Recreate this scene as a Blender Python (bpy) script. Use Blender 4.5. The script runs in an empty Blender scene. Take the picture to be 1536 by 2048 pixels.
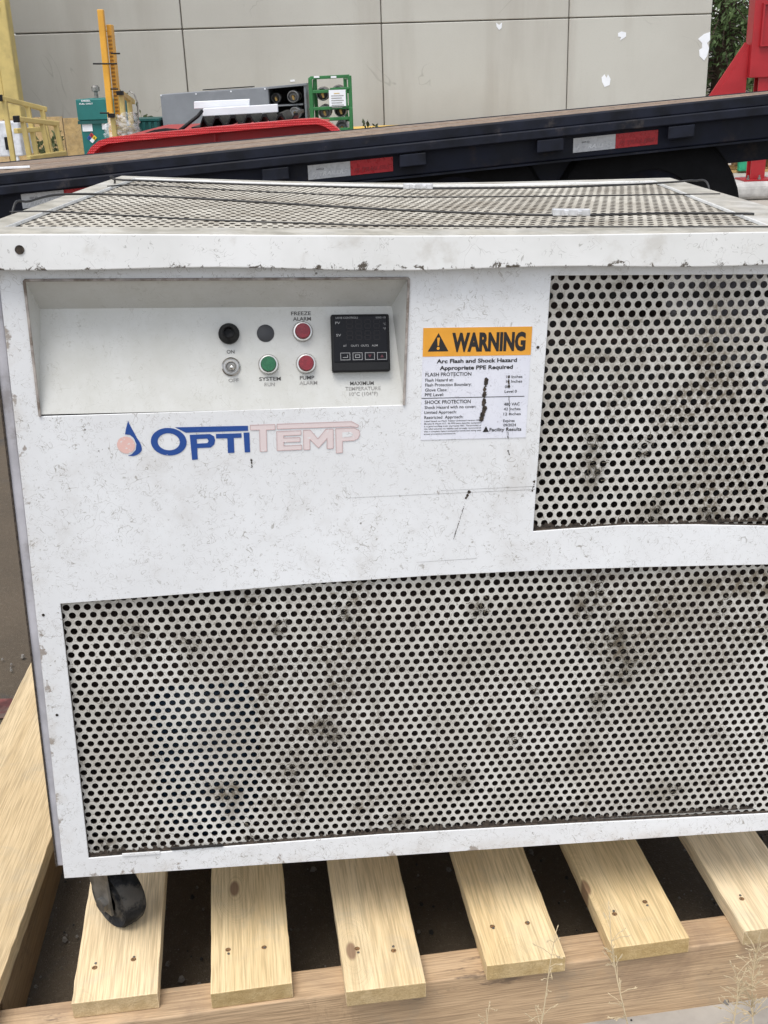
import bpy, bmesh, math, random
from mathutils import Vector, Matrix
R = math.radians
rnd = random.Random(7)
scene = bpy.context.scene
C = scene.collection

# ------------------------------------------------------------------ camera, sky, sun, exposure
EYE = Vector((0, 0, .94))
F = 2200.0                                   # focal length in pixels of the 1536 x 2048 photograph
_d = Vector((190, 5500, 2200)).normalized()  # straight down, in camera axes (right, down, forward)
_U = -_d
_Y = (Vector((0, 0, 1)) - _U * _U.z).normalized()
_X = _Y.cross(_U)
def c2w(v): return Vector((v.dot(_X), v.dot(_Y), v.dot(_U)))
cam = bpy.data.cameras.new('camera'); cam_o = bpy.data.objects.new('camera', cam); C.objects.link(cam_o)
cam.sensor_fit = 'VERTICAL'; cam.sensor_height = 24; cam.lens = 24 * F / 2048
cam.clip_start = .02; cam.clip_end = 500
r_, u_, b_ = c2w(Vector((1, 0, 0))), c2w(Vector((0, -1, 0))), c2w(Vector((0, 0, -1)))
cam_o.matrix_world = Matrix(((r_.x, u_.x, b_.x, EYE.x), (r_.y, u_.y, b_.y, EYE.y), (r_.z, u_.z, b_.z, EYE.z), (0, 0, 0, 1)))
scene.camera = cam_o
SUN_EL, SUN_AZ = 66, 205                      # pale sun high behind the camera, veiled by cloud
w = bpy.data.worlds.new('World'); scene.world = w; w.use_nodes = True
nt = w.node_tree; bg = nt.nodes['Background']
sky = nt.nodes.new('ShaderNodeTexSky'); sky.sky_type = 'NISHITA'; sky.sun_disc = False
sky.sun_elevation = R(SUN_EL); sky.sun_rotation = R(SUN_AZ); sky.air_density = 1.0; sky.dust_density = 2.0; sky.ozone_density = 1.0
hsv = nt.nodes.new('ShaderNodeHueSaturation'); hsv.inputs['Saturation'].default_value = .38
nt.links.new(sky.outputs[0], hsv.inputs['Color']); nt.links.new(hsv.outputs[0], bg.inputs[0]); bg.inputs[1].default_value = .15
sl = bpy.data.lights.new('sun', 'SUN'); sl.energy = 1.3; sl.angle = R(30); sl.color = (1, .965, .91)
so = bpy.data.objects.new('sun', sl); C.objects.link(so)
_sd = Vector((math.sin(R(SUN_AZ)) * math.cos(R(SUN_EL)), math.cos(R(SUN_AZ)) * math.cos(R(SUN_EL)), math.sin(R(SUN_EL))))
so.rotation_euler = _sd.to_track_quat('Z', 'Y').to_euler()
vs = scene.view_settings; vs.view_transform = 'Standard'; vs.look = 'None'; vs.gamma = 1; vs.exposure = .68

# ------------------------------------------------------------------ helpers
def ray(u, v): return c2w(Vector((u - 768, v - 1024, F)))
def at(u, v, Y):                               # surveyed point: photo direction at forward distance Y
    r = ray(u, v); return EYE + r * (Y / r.y)
def onplane(u, v, p, n):
    r = ray(u, v); return EYE + r * ((p - EYE).dot(n) / r.dot(n))
MW = {}                                        # world matrices of roots and parts
def thing(name, label, cat, loc=(0, 0, 0), rot=None, group=None):
    o = bpy.data.objects.new(name, None); C.objects.link(o); o.empty_display_size = .05
    M = Matrix.Translation(Vector(loc)) @ (rot.to_4x4() if rot is not None else Matrix.Identity(4))
    o.matrix_world = M; MW[o] = M
    return tag(o, label, cat, group)
def tag(o, label, cat, group=None):
    o['label'] = label; o['category'] = cat
    if group: o['group'] = group
    return o
def copy_tree(o, parent=None):
    c = o.copy(); C.objects.link(c)
    if parent is not None: c.parent = parent
    for ch in list(o.children): copy_tree(ch, c)
    return c
class MB:
    def __init__(s): s.v = []; s.f = []; s.m = []
    def add(s, vs, fs, m=0):
        k = len(s.v); s.v += [Vector(p) for p in vs]; s.f += [[i + k for i in f] for f in fs]; s.m += [m] * len(fs); return s
    def hexa(s, a, b, m=0):                    # two quads (a near, b far), same winding
        return s.add(list(a) + list(b), [(0, 1, 2, 3), (7, 6, 5, 4), (0, 4, 5, 1), (1, 5, 6, 2), (2, 6, 7, 3), (3, 7, 4, 0)], m)
    def box(s, x0, x1, y0, y1, z0, z1, m=0):
        return s.hexa([(x0, y0, z0), (x1, y0, z0), (x1, y0, z1), (x0, y0, z1)], [(x0, y1, z0), (x1, y1, z0), (x1, y1, z1), (x0, y1, z1)], m)
    def bar(s, p, q, wx, wy, up=(0, 0, 1), m=0):
        p, q = Vector(p), Vector(q); d = (q - p).normalized(); up = Vector(up)
        if abs(d.dot(up)) > .98: up = Vector((0, 1, 0))
        a = d.cross(up).normalized() * wx / 2; b = a.cross(d).normalized() * wy / 2
        return s.hexa([p - a - b, p + a - b, p + a + b, p - a + b], [q - a - b, q + a - b, q + a + b, q - a + b], m)
    def tube(s, pts, r, n=8, m=0, caps=True):
        pts = [Vector(p) for p in pts]; rings = []; k = len(s.v); prev = None
        rr = r if isinstance(r, (list, tuple)) else [r] * len(pts)
        for i, p in enumerate(pts):
            d = (pts[min(i + 1, len(pts) - 1)] - pts[max(i - 1, 0)]).normalized()
            if prev is None: prev = d.orthogonal().normalized()
            a = (prev - d * prev.dot(d)).normalized(); b = d.cross(a); prev = a
            s.v += [p + (a * math.cos(t) + b * math.sin(t)) * rr[i] for t in [2 * math.pi * j / n for j in range(n)]]
        for i in range(len(pts) - 1):
            for j in range(n):
                s.f.append([k + i * n + j, k + i * n + (j + 1) % n, k + (i + 1) * n + (j + 1) % n, k + (i + 1) * n + j]); s.m.append(m)
        if caps:
            s.f.append([k + j for j in range(n)][::-1]); s.m.append(m)
            e = k + (len(pts) - 1) * n; s.f.append([e + j for j in range(n)]); s.m.append(m)
        return s
    def lathe(s, prof, c, axis, n=24, m=0):     # prof: (radius, distance along axis)
        c, ax = Vector(c), Vector(axis).normalized(); a = ax.orthogonal().normalized(); b = ax.cross(a); k = len(s.v); L = len(prof)
        for j in range(n):
            t = 2 * math.pi * j / n; e = a * math.cos(t) + b * math.sin(t)
            s.v += [c + e * r + ax * h for r, h in prof]
        for j in range(n):
            for i in range(L - 1):
                s.f.append([k + j * L + i, k + ((j + 1) % n) * L + i, k + ((j + 1) % n) * L + i + 1, k + j * L + i + 1]); s.m.append(m)
        return s
    def build(s, name, mats, parent=None, world=False, smooth=False, bevel=0, kind=None, seg=2):
        me = bpy.data.meshes.new(name)
        vv = s.v
        if world and parent is not None:
            Mi = MW[parent].inverted(); vv = [Mi @ p for p in s.v]
        me.from_pydata([tuple(p) for p in vv], [], s.f); me.update()
        bmm = bmesh.new(); bmm.from_mesh(me)
        if not getattr(s, 'keep', False): bmesh.ops.recalc_face_normals(bmm, faces=bmm.faces)
        bmm.to_mesh(me); bmm.free()
        o = bpy.data.objects.new(name, me); C.objects.link(o)
        for mt in (mats if isinstance(mats, (list, tuple)) else [mats]): me.materials.append(mt)
        if any(s.m):
            for p, mi in zip(me.polygons, s.m): p.material_index = mi
        if smooth:
            for p in me.polygons: p.use_smooth = True
        if parent is not None:
            o.parent = parent; MW[o] = MW[parent].copy()
        else: MW[o] = Matrix.Identity(4)
        if bevel:
            b = o.modifiers.new('bevel', 'BEVEL'); b.width = bevel; b.segments = seg; b.limit_method = 'ANGLE'; b.angle_limit = R(40)
        if smooth == 'angle':
            es = o.modifiers.new('edges', 'EDGE_SPLIT'); es.split_angle = R(40)
        if kind: o['kind'] = kind
        return o
def place(o, parent, M):                        # a part with its own frame inside its parent
    o.parent = parent; o.matrix_local = M; MW[o] = MW[parent] @ M
def plate(name, outer, holes, mat, parent, thick, kind=None):
    """flat sheet with openings: loops of (x, z) in the plane y = 0, thickness going to +y"""
    bm = bmesh.new(); eds = []
    for lp in [outer] + holes:
        vs_ = [bm.verts.new((p[0], 0, p[1])) for p in lp]
        eds += [bm.edges.new((vs_[i], vs_[(i + 1) % len(vs_)])) for i in range(len(vs_))]
    bmesh.ops.triangle_fill(bm, use_beauty=True, use_dissolve=False, edges=eds)
    for f in bm.faces:
        f.normal_update()
        if f.normal.y > 0: f.normal_flip()
    g = bmesh.ops.extrude_face_region(bm, geom=bm.faces[:])
    bmesh.ops.translate(bm, vec=(0, thick, 0), verts=[e for e in g['geom'] if isinstance(e, bmesh.types.BMVert)])
    bmesh.ops.recalc_face_normals(bm, faces=bm.faces)
    me = bpy.data.meshes.new(name); bm.to_mesh(me); bm.free(); me.materials.append(mat)
    o = bpy.data.objects.new(name, me); C.objects.link(o)
    if parent is not None: o.parent = parent; MW[o] = MW[parent].copy()
    if kind: o['kind'] = kind
    return o
def text_mesh(txt, bold=0.0):
    cu = bpy.data.curves.new('lettering', 'FONT'); cu.body = txt; cu.offset = bold; cu.resolution_u = 3
    o = bpy.data.objects.new('lettering', cu); C.objects.link(o)
    dg = bpy.context.evaluated_depsgraph_get()
    me = bpy.data.meshes.new_from_object(o.evaluated_get(dg))
    bpy.data.objects.remove(o); bpy.data.curves.remove(cu)
    return [v.co.copy() for v in me.vertices], [list(p.vertices) for p in me.polygons]
def put_text(mb, txt, x0, x1, zb, zt, y, bold=0.0, m=0, caps=True, shear=0.0):
    """lettering lying in the xz plane, fitted to the box x0..x1 and baseline..cap height"""
    vs_, fs_ = text_mesh(txt, bold)
    xa, xb = min(v.x for v in vs_), max(v.x for v in vs_)
    capv, _ = text_mesh('H', bold)
    ya, yb = min(v.y for v in capv), max(v.y for v in capv)
    sx, sz = (x1 - x0) / (xb - xa), (zt - zb) / (yb - ya)
    mb.add([(x0 + (v.x - xa) * sx + shear * (v.y - ya) * sz, y, zb + (v.y - ya) * sz) for v in vs_], fs_, m)
def poly(mb, pts, y, m=0):
    mb.add([(p[0], y, p[1]) for p in pts], [list(range(len(pts)))], m)

# ------------------------------------------------------------------ materials
class NT:
    def __init__(s, name, rough=.6, metal=0, spec=.5):
        s.mat = bpy.data.materials.new(name); s.mat.use_nodes = True; s.t = s.mat.node_tree
        s.b = s.t.nodes['Principled BSDF']; s.b.inputs['Roughness'].default_value = rough; s.b.inputs['Metallic'].default_value = metal
        s.b.inputs['Specular IOR Level'].default_value = spec
        s.tc = s.t.nodes.new('ShaderNodeTexCoord'); s.co = s.tc.outputs['Object']
    def n(s, ty): return s.t.nodes.new('ShaderNode' + ty)
    def l(s, a, b): s.t.links.new(a, b)
    def scale(s, v, add=None, src=None):
        m = s.n('Mapping'); s.l(src or s.co, m.inputs['Vector']); m.inputs['Scale'].default_value = v
        if add is not None: s.l(add, m.inputs['Location'])
        return m.outputs[0]
    def noise(s, sc, det=3, rough=.55, dist=0, vec=None):
        k = s.n('TexNoise'); k.inputs['Scale'].default_value = sc; k.inputs['Detail'].default_value = det
        k.inputs['Roughness'].default_value = rough; k.inputs['Distortion'].default_value = dist; s.l(vec or s.co, k.inputs['Vector'])
        return k.outputs['Fac']
    def vor(s, sc, vec=None, feat='F1', rnd_=1):
        k = s.n('TexVoronoi'); k.feature = feat; k.inputs['Scale'].default_value = sc; k.inputs['Randomness'].default_value = rnd_
        s.l(vec or s.co, k.inputs['Vector']); return k
    def ramp(s, x, a, b, lo=0, hi=1):
        k = s.n('MapRange'); k.interpolation_type = 'SMOOTHSTEP'; s.l(x, k.inputs[0])
        k.inputs[1].default_value = a; k.inputs[2].default_value = b; k.inputs[3].default_value = lo; k.inputs[4].default_value = hi; return k.outputs[0]
    def math(s, op, a, b=None, c=None):
        k = s.n('Math'); k.operation = op
        for i, q in enumerate((a, b, c)):
            if q is None: continue
            if isinstance(q, (int, float)): k.inputs[i].default_value = q
            else: s.l(q, k.inputs[i])
        return k.outputs[0]
    def mix(s, f, a, b):
        k = s.n('Mix'); k.data_type = 'RGBA'
        for i, q in ((0, f), (6, a), (7, b)):
            if isinstance(q, (int, float)): k.inputs[i].default_value = q
            elif isinstance(q, tuple): k.inputs[i].default_value = (*q, 1)
            else: s.l(q, k.inputs[i])
        return k.outputs[2]
    def xyz(s):
        k = s.n('SeparateXYZ'); s.l(s.co, k.inputs[0]); return k.outputs
    def rand(s): return s.n('ObjectInfo').outputs['Random']
    def base(s, c):
        if isinstance(c, tuple): s.b.inputs['Base Color'].default_value = (*c, 1)
        else: s.l(c, s.b.inputs['Base Color'])
        return s
    def rough(s, r): s.l(r, s.b.inputs['Roughness']); return s
    def bump(s, h, st=.3, d=.001):
        k = s.n('Bump'); k.inputs['Strength'].default_value = st; k.inputs['Distance'].default_value = d; s.l(h, k.inputs['Height']); s.l(k.outputs[0], s.b.inputs['Normal']); return s
    def hair(s, sc, wd, msk, thr, seed=0):     # short curly strands
        v = s.scale((1, 1, 1)) if not seed else s.noise_shift(seed)
        a = s.noise(sc, 1, .5, 1.2, v); ln = s.ramp(s.math('ABSOLUTE', s.math('SUBTRACT', a, .5)), 0, wd, 1, 0)
        return s.math('MULTIPLY', ln, s.ramp(s.noise(msk, 2, .5, 0, v), thr, thr + .08))
    def noise_shift(s, k):
        m = s.n('Mapping'); s.l(s.co, m.inputs[0]); m.inputs['Location'].default_value = (k * 3.7, k * 1.3, k * 2.1); return m.outputs[0]
def plain(name, col, rough=.5, metal=0, var=.12, sc=20, dirt=None, spec=.5):
    m = NT(name, rough, metal, spec); n_ = m.noise(sc, 5, .6)
    dk = tuple(c * (1 - var * 2) for c in col); lt = tuple(min(1, c * (1 + var)) for c in col)
    c = m.mix(m.ramp(n_, .3, .7), dk, lt)
    if dirt: c = m.mix(m.ramp(m.noise(sc * .6, 6, .7), dirt[1], dirt[1] + .15, 0, dirt[2]), c, dirt[0])
    m.base(c); m.rough(m.ramp(n_, .2, .8, max(0, rough - .1), min(1, rough + .12)))
    m.bump(m.noise(sc * 12, 3), .08, .001)
    return m.mat
M = {}
def white_paint(dingy=False):
    m = NT('dusty_white_enamel' if dingy else 'white_enamel', .42)
    big = m.noise(5, 4, .6)
    c = m.mix(m.ramp(big, .35, .7), (.72, .725, .73), (.79, .80, .81))
    h = m.math('MAXIMUM', m.hair(150, .018, 90, .50), m.hair(85, .012, 55, .49, 1))
    h = m.math('MAXIMUM', h, m.math('MULTIPLY', m.hair(260, .02, 140, .5, 2), .7))
    h = m.math('MULTIPLY', h, m.ramp(m.noise(9, 3), .3, .62, .5, 1))
    c = m.mix(m.math('MULTIPLY', h, .95), c, (.33, .31, .28))
    sp = m.ramp(m.vor(75).outputs['Distance'], .05, .09, 1, 0)
    sp = m.math('MULTIPLY', sp, m.ramp(m.noise(22, 2), .60, .66))
    c = m.mix(m.math('MULTIPLY', sp, .8), c, (.10, .085, .07))
    sm = m.math('MULTIPLY', m.ramp(m.noise(14, 6, .7, .4), .50, .78), .32)
    c = m.mix(sm, c, (.42, .38, .33))
    X_, Y_, Z_ = m.xyz()
    ed = m.math('MAXIMUM', m.ramp(Z_, -.366, -.383), m.math('MAXIMUM', m.ramp(X_, -.289, -.306), m.ramp(Z_, .200, .214)))
    wr = m.ramp(m.math('ADD', m.noise(34, 7, .72, .4), m.math('MULTIPLY', ed, .13)), .68, .735)
    c = m.mix(m.math('MULTIPLY', wr, .75), c, (.20, .15, .11))
    c = m.mix(m.math('MULTIPLY', m.math('MULTIPLY', ed, m.ramp(m.noise(20, 5, .7), .45, .7)), .45), c, (.45, .39, .32))
    if dingy: c = m.mix(m.ramp(m.noise(30, 5, .7), .2, .8, .6, .9), c, (.49, .485, .44))
    m.base(c); m.rough(m.ramp(big, .3, .7, .34, .55)); m.bump(m.math('ADD', m.math('MULTIPLY', m.noise(420, 2), .05), m.math('MULTIPLY', m.noise(7, 2), 2.0)), .6, .0012)
    return m.mat
M['white'] = white_paint(); M['dingy'] = white_paint(True)
def edge_paint():                               # chipped enamel on lid and edges
    m = NT('chipped_enamel', .48)
    c = m.mix(m.ramp(m.noise(7, 5, .6), .3, .72), (.70, .70, .68), (.83, .83, .82))
    h = m.math('MULTIPLY', m.math('MAXIMUM', m.hair(120, .014, 80, .52), m.hair(60, .01, 45, .54, 3)), .6)
    c = m.mix(h, c, (.25, .235, .21))
    z = m.xyz()[2]
    low = m.ramp(z, .212, .203, 0, 1)
    th = m.math('SUBTRACT', m.noise(80, 7, .75, .5), m.math('MULTIPLY', low, -.13))
    c = m.mix(m.ramp(th, .655, .70), c, (.085, .07, .055))
    c = m.mix(m.math('MULTIPLY', m.ramp(m.noise(26, 5, .65), .56, .75), .35), c, (.40, .36, .30))
    gn = m.n('NewGeometry'); sx_ = m.n('SeparateXYZ'); m.l(gn.outputs['Normal'], sx_.inputs[0])
    du = m.math('MULTIPLY', m.ramp(sx_.outputs[2], .75, .97), m.ramp(m.noise(16, 5, .65), .25, .6, .55, .95))
    c = m.mix(du, c, m.mix(m.ramp(m.noise(40, 5, .7), .35, .65), (.27, .25, .20), (.46, .43, .36)))
    m.base(c); m.bump(m.noise(300, 3), .08, .0006)
    return m.mat
M['lid'] = edge_paint()
def grime_sheet(name, top=False):
    m = NT(name, .6)
    c = m.mix(m.ramp(m.noise(9, 5, .6), .3, .7), (.50, .475, .425), (.70, .685, .64))
    if top: c = m.mix(m.ramp(m.noise(7, 5, .6), .3, .7), (.42, .385, .32), (.62, .585, .50))
    h = m.math('MAXIMUM', m.hair(170, .02, 80, .46), m.hair(110, .016, 60, .46, 1))
    c = m.mix(m.math('MULTIPLY', h, .8), c, (.16, .14, .11))
    g = m.ramp(m.noise(5.5, 7, .68, .6), .42, .70)
    g2 = m.ramp(m.noise(17, 5, .7, .8), .50, .68)
    gg = m.math('MINIMUM', m.math('ADD', m.math('MULTIPLY', g, .75), m.math('MULTIPLY', g2, .6)), .9)
    gg = m.math('MULTIPLY', gg, m.ramp(m.noise(190, 5, .75), .38, .60, .15, 1))
    sv = m.scale((60, 60, 5)); gg = m.math('MAXIMUM', gg, m.math('MULTIPLY', m.ramp(m.noise(1, 5, .65, 0, sv), .60, .74), .55))
    ga = m.n('Attribute'); ga.attribute_name = 'grime'  # holds the grime and the painted shadow gap
    gg = m.math('MAXIMUM', gg, m.math('MULTIPLY', m.math('MINIMUM', m.math('MULTIPLY', ga.outputs['Fac'], m.ramp(m.noise(70, 6, .75, .6), .30, .62, .1, 1.25)), 1.0), .93))
    c = m.mix(gg, c, (.125, .098, .062) if not top else (.16, .125, .08))
    m.base(c); m.bump(m.noise(260, 3), .12, .0006)
    return m.mat
M['grille'] = grime_sheet('perforated_enamel'); M['lidmesh'] = grime_sheet('lid_perforated_enamel', True)
M['side'] = plain('grey_enamel', (.50, .49, .52), .5, 0, .1, 30, ((.16, .13, .11), .55, .5))
M['inside'] = plain('dark_interior_shade', (.036, .024, .020), .85, 0, .3, 9)
M['coil'] = plain('condenser_fins', (.035, .034, .034), .55, .3, .2, 40)
M['tank'] = plain('dark_blue_tank', (.012, .03, .055), .45)
def wood(name, a, b, grain=1.0, stain=None, end=False):
    m = NT(name, .72)
    rd = m.rand(); cx = m.n('CombineXYZ'); m.l(m.math('MULTIPLY', rd, 37.0), cx.inputs[0]); m.l(m.math('MULTIPLY', rd, 91.0), cx.inputs[1]); m.l(m.math('MULTIPLY', rd, 13.0), cx.inputs[2])
    v = m.scale((1, 1, 1), cx.outputs[0])
    gv = m.scale((95 * grain, 3.2, 95 * grain), None, v); gv2 = m.scale((22, 1.1, 22), None, v); fv = m.scale((560, 20, 560), None, v)
    kv = m.scale((8.0, 3.4, 1), None, v); kq = m.vor(1, kv); kq.voronoi_dimensions = '2D'; k = kq.outputs['Distance']
    kn = m.ramp(k, .030, .052, 1, 0); halo = m.ramp(k, .03, .20, 1, 0)
    ds = m.n('VectorMath'); ds.operation = 'SCALE'; m.l(gv, ds.inputs[0]); m.l(m.math('ADD', m.math('MULTIPLY', halo, .03), 1.0), ds.inputs['Scale'])
    g = m.noise(1, 4, .6, .7, ds.outputs[0]); g2 = m.noise(1, 3, .5, .5, gv2); fi = m.noise(1, 2, .5, 0, fv)
    c = m.mix(m.ramp(g2, .3, .7), a, b)
    dk = tuple(q * .70 for q in a)
    c = m.mix(m.math('MULTIPLY', m.ramp(g, .50, .68), .55), c, dk)
    c = m.mix(m.math('MULTIPLY', m.ramp(fi, .48, .66), .45), c, tuple(q * .60 for q in a))
    c = m.mix(m.math('MULTIPLY', m.ramp(fi, .50, .34), .35), c, tuple(min(1, q * 1.15) for q in b))
    c = m.mix(m.math('MULTIPLY', m.ramp(m.noise(11, 6, .7, .4, v), .5, .72), .35), c, tuple(q * .8 for q in (a[1] * 1.12, a[1], a[1] * .75)))
    if end:
        gn = m.n('NewGeometry'); sx_ = m.n('SeparateXYZ'); m.l(gn.outputs['Normal'], sx_.inputs[0])
        c = m.mix(m.math('MULTIPLY', m.ramp(sx_.outputs[1], -.8, -.95), m.ramp(m.noise(90, 4, .7, 0, v), .3, .7, .6, .95)), c, (.36, .25, .11))
    c = m.mix(m.math('MULTIPLY', m.math('MULTIPLY', halo, m.ramp(rd, 0, 1, .15, .5)), .6), c, tuple(q * .72 for q in b))
    c = m.mix(m.math('MULTIPLY', kn, .8), c, (.20, .105, .06))
    if stain:
        c = m.mix(m.math('MULTIPLY', m.ramp(m.noise(7, 6, .7, .6, v), .50, .72), stain[1]), c, stain[0])
        sv = m.scale((34, 9, 34), None, v)
        c = m.mix(m.math('MULTIPLY', m.ramp(m.noise(1, 6, .7, 0, sv), .60, .68), .65), c, (.09, .06, .04))
    rb_ = m.n('HueSaturation'); m.l(c, rb_.inputs['Color']); m.l(m.math('ADD', m.math('MULTIPLY', rd, .18), .93), rb_.inputs['Value']); m.l(m.math('ADD', m.math('MULTIPLY', m.math('FRACT', m.math('MULTIPLY', rd, 7.3)), .20), .88), rb_.inputs['Saturation']); c = rb_.outputs[0]
    m.base(c); m.bump(m.math('ADD', m.math('MULTIPLY', g, .6), fi), .7, .0010)
    return m.mat
M['wood'] = wood('pine_slat', (.66, .49, .265), (.80, .635, .385), end=True)
M['woodleft'] = wood('pale_pine', (.56, .41, .22), (.66, .51, .30), .6)
M['stringer'] = wood('planed_fir', (.42, .265, .13), (.53, .355, .19), .7, ((.24, .15, .085), .6))
M['stain'] = wood('stained_pine', (.30, .19, .09), (.40, .27, .13), .8, ((.05, .037, .025), .9))
M['deckwood'] = wood('weathered_deck', (.20, .14, .10), (.30, .225, .165), .3, ((.10, .075, .06), .5))
M['black'] = plain('black_plastic', (.010, .010, .011), .5, 0, .1, 40, None, .25)
M['blackgloss'] = plain('black_acrylic', (.006, .006, .008), .3, 0, .1, 20, None, .2)
M['knobgrey'] = plain('grey_plug', (.035, .036, .04), .5)
M['rubber'] = plain('worn_rubber', (.024, .025, .027), .8, 0, .3, 60, ((.12, .11, .095), .45, .55), .1)
M['tyre'] = plain('tyre_rubber', (.010, .010, .011), .9, 0, .2, 12, None, .15)
M['steel'] = plain('bright_steel', (.62, .60, .57), .22, 1, .1, 60)
M['zinc'] = plain('zinc_plated', (.30, .29, .27), .45, .8, .2, 50)
M['redlens'] = plain('red_lens', (.20, .010, .018), .25, 0, .12, 150)
M['greenlens'] = plain('green_lens', (.01, .115, .045), .25, 0, .12, 150)
M['ink'] = plain('black_ink', (.018, .016, .016), .7)
M['inkfade'] = plain('faded_ink', (.30, .29, .275), .7, 0, .25, 260)
M['inkmid'] = plain('worn_ink', (.09, .085, .08), .7, 0, .3, 300)
M['dim'] = plain('unlit_segments', (.016, .014, .016), .4, 0, .1, 20, None, .2)
M['dimred'] = plain('dark_red_arrow', (.09, .012, .02), .4)
M['panelprint'] = plain('pale_print', (.30, .30, .30), .5)
M['orange'] = plain('orange_print', (.80, .36, .035), .5, 0, .05, 30)
def label_paper():
    m = NT('label_vinyl', .4); c = m.mix(m.ramp(m.noise(12, 3), .3, .7), (.70, .71, .78), (.77, .775, .84))
    h = m.math('MULTIPLY', m.math('MAXIMUM', m.hair(150, .02, 90, .48), m.hair(230, .02, 120, .5, 1)), .5)
    m.base(m.mix(h, c, (.33, .32, .35))); return m.mat
M['paper'] = label_paper()
def worn_ink(name, col, thr):
    m = NT(name, .5); m.base(m.mix(m.ramp(m.noise(240, 5, .7), thr, thr + .06), col, (.72, .71, .71))); return m.mat
M['blue'] = worn_ink('blue_print', (.015, .065, .27), .66)
M['pink'] = worn_ink('faded_red_print', (.70, .60, .59), .60)
M['pinkline'] = worn_ink('faded_red_outline', (.56, .41, .40), .62)
M['disc'] = worn_ink('red_disc_print', (.73, .47, .42), .56)
M['grime'] = plain('brown_grime_and_shade', (.06, .045, .033), .85, 0, .4, 300)
M['lint'] = plain('grey_lint', (.13, .112, .082), 1.0, 0, .3, 200)
M['cable'] = plain('black_cable', (.02, .019, .019), .45)
M['clamp'] = plain('cast_clamp', (.66, .66, .67), .35, .35, .1, 90)
M['shadewire'] = plain('cable_shade', (.075, .062, .05), .8)

# ------------------------------------------------------------------ ground
def asphalt():
    m = NT('asphalt', .85)
    n1 = m.noise(1.3, 6, .65); n2 = m.noise(120, 3, .7); n3 = m.noise(420, 2)
    c = m.mix(m.ramp(n1, .35, .66), (.066, .050, .032), (.098, .073, .047))
    c = m.mix(m.ramp(m.noise(2.3, 5, .6, .5), .56, .63), c, (.06, .055, .05))
    c = m.mix(m.math('MULTIPLY', m.ramp(n2, .5, .75), .5), c, (.155, .125, .09))
    c = m.mix(m.math('MULTIPLY', m.ramp(n3, .62, .72), .6), c, (.24, .21, .17))
    c = m.mix(m.math('MULTIPLY', m.ramp(m.noise(60, 4, .7), .62, .72), .7), c, (.03, .027, .024))
    m.base(c); m.bump(m.math('ADD', n2, n3), .6, .003); return m.mat
M['asphalt'] = asphalt()
mb = MB(); mb.add([(-150, -30, 0), (150, -30, 0), (150, 250, 0), (-150, 250, 0)], [(0, 1, 2, 3)])
g = mb.build('asphalt_ground', M['asphalt']); g['kind'] = 'structure'
M['concrete'] = plain('concrete_apron', (.36, .335, .30), .85, 0, .14, 8, ((.12, .10, .085), .55, .6))
def slab(name, pts, z, mat):
    mb = MB(); mb.add([(p[0], p[1], z) for p in pts], [list(range(len(pts)))]); o = mb.build(name, mat); o['kind'] = 'structure'; return o
slab('concrete_apron', [(.05, -3), (6, -3), (6, 1.55), (.62, .98), (.05, .90)], .004, M['concrete'])
slab('concrete_yard', [(-14, 5.6), (16, 5.6), (16, 16), (-14, 16)], .004, plain('concrete_yard', (.38, .345, .30), .85, 0, .1, 3, ((.2, .17, .14), .55, .5)))
M['redline'] = plain('worn_red_line', (.17, .05, .045), .85, 0, .3, 25, ((.12, .10, .08), .45, .8))
slab('painted_red_line', [(-2.5, 1.50), (-.42, 1.515), (-.42, 1.575), (-2.5, 1.56)], .004, M['redline'])
# loose grit and pebbles: uncountable
mb = MB()
for i in range(900):
    if i < 260: x, y = rnd.uniform(-1.0, -.40), rnd.uniform(.85, 1.75)
    else: x, y = rnd.uniform(-.42, .6), rnd.uniform(.80, 1.25)
    s = rnd.choice([.0012, .0015, .002, .0025, .004]) * rnd.uniform(.7, 1.3)
    P = [Vector((math.cos(a), math.sin(a), 0)) * rnd.uniform(.7, 1.2) * s for a in (0, 1.25, 2.5, 3.8, 5.0)]
    b = Vector((x, y, .005)); mb.add([b + p for p in P] + [b + p * .6 + Vector((0, 0, s * .9)) for p in P],
        [(5, 6, 7, 8, 9)] + [(k, (k + 1) % 5, 5 + (k + 1) % 5, 5 + k) for k in range(5)], rnd.choice([0, 0, 1]))
o = mb.build('grit', [plain('grey_grit', (.20, .185, .165), .9), plain('dark_grit', (.03, .028, .026), .8)], kind='stuff')
o['label'] = 'loose grit and pebbles on the asphalt around the pallet'; o['category'] = 'grit'

# ------------------------------------------------------------------ the chiller cabinet (its own frame: x along the face, y inward, z up, metres)
yaw, roll = R(6), R(2.5)
bx = Vector((math.cos(yaw) * math.cos(roll), math.sin(yaw) * math.cos(roll), -math.sin(roll)))
by = Vector((-math.sin(yaw), math.cos(yaw), 0)); bz = bx.cross(by)
BR = Matrix((bx, by, bz)).transposed()
P0 = Vector((.0004, .9, .5915))
BM = Matrix.Translation(P0) @ BR.to_4x4()
chiller = thing('chiller', 'dirty white metal cabinet with perforated grilles and control panel standing on the wooden pallet', 'machine', BM @ Vector((0, 0, 0)), BR)
mm = .001
def L(pts): return [(p[0] * mm, p[1] * mm) for p in pts]
face = L([(-305, 222), (384, 222), (450, -384), (-309, -384), (-306, 0)])
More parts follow.
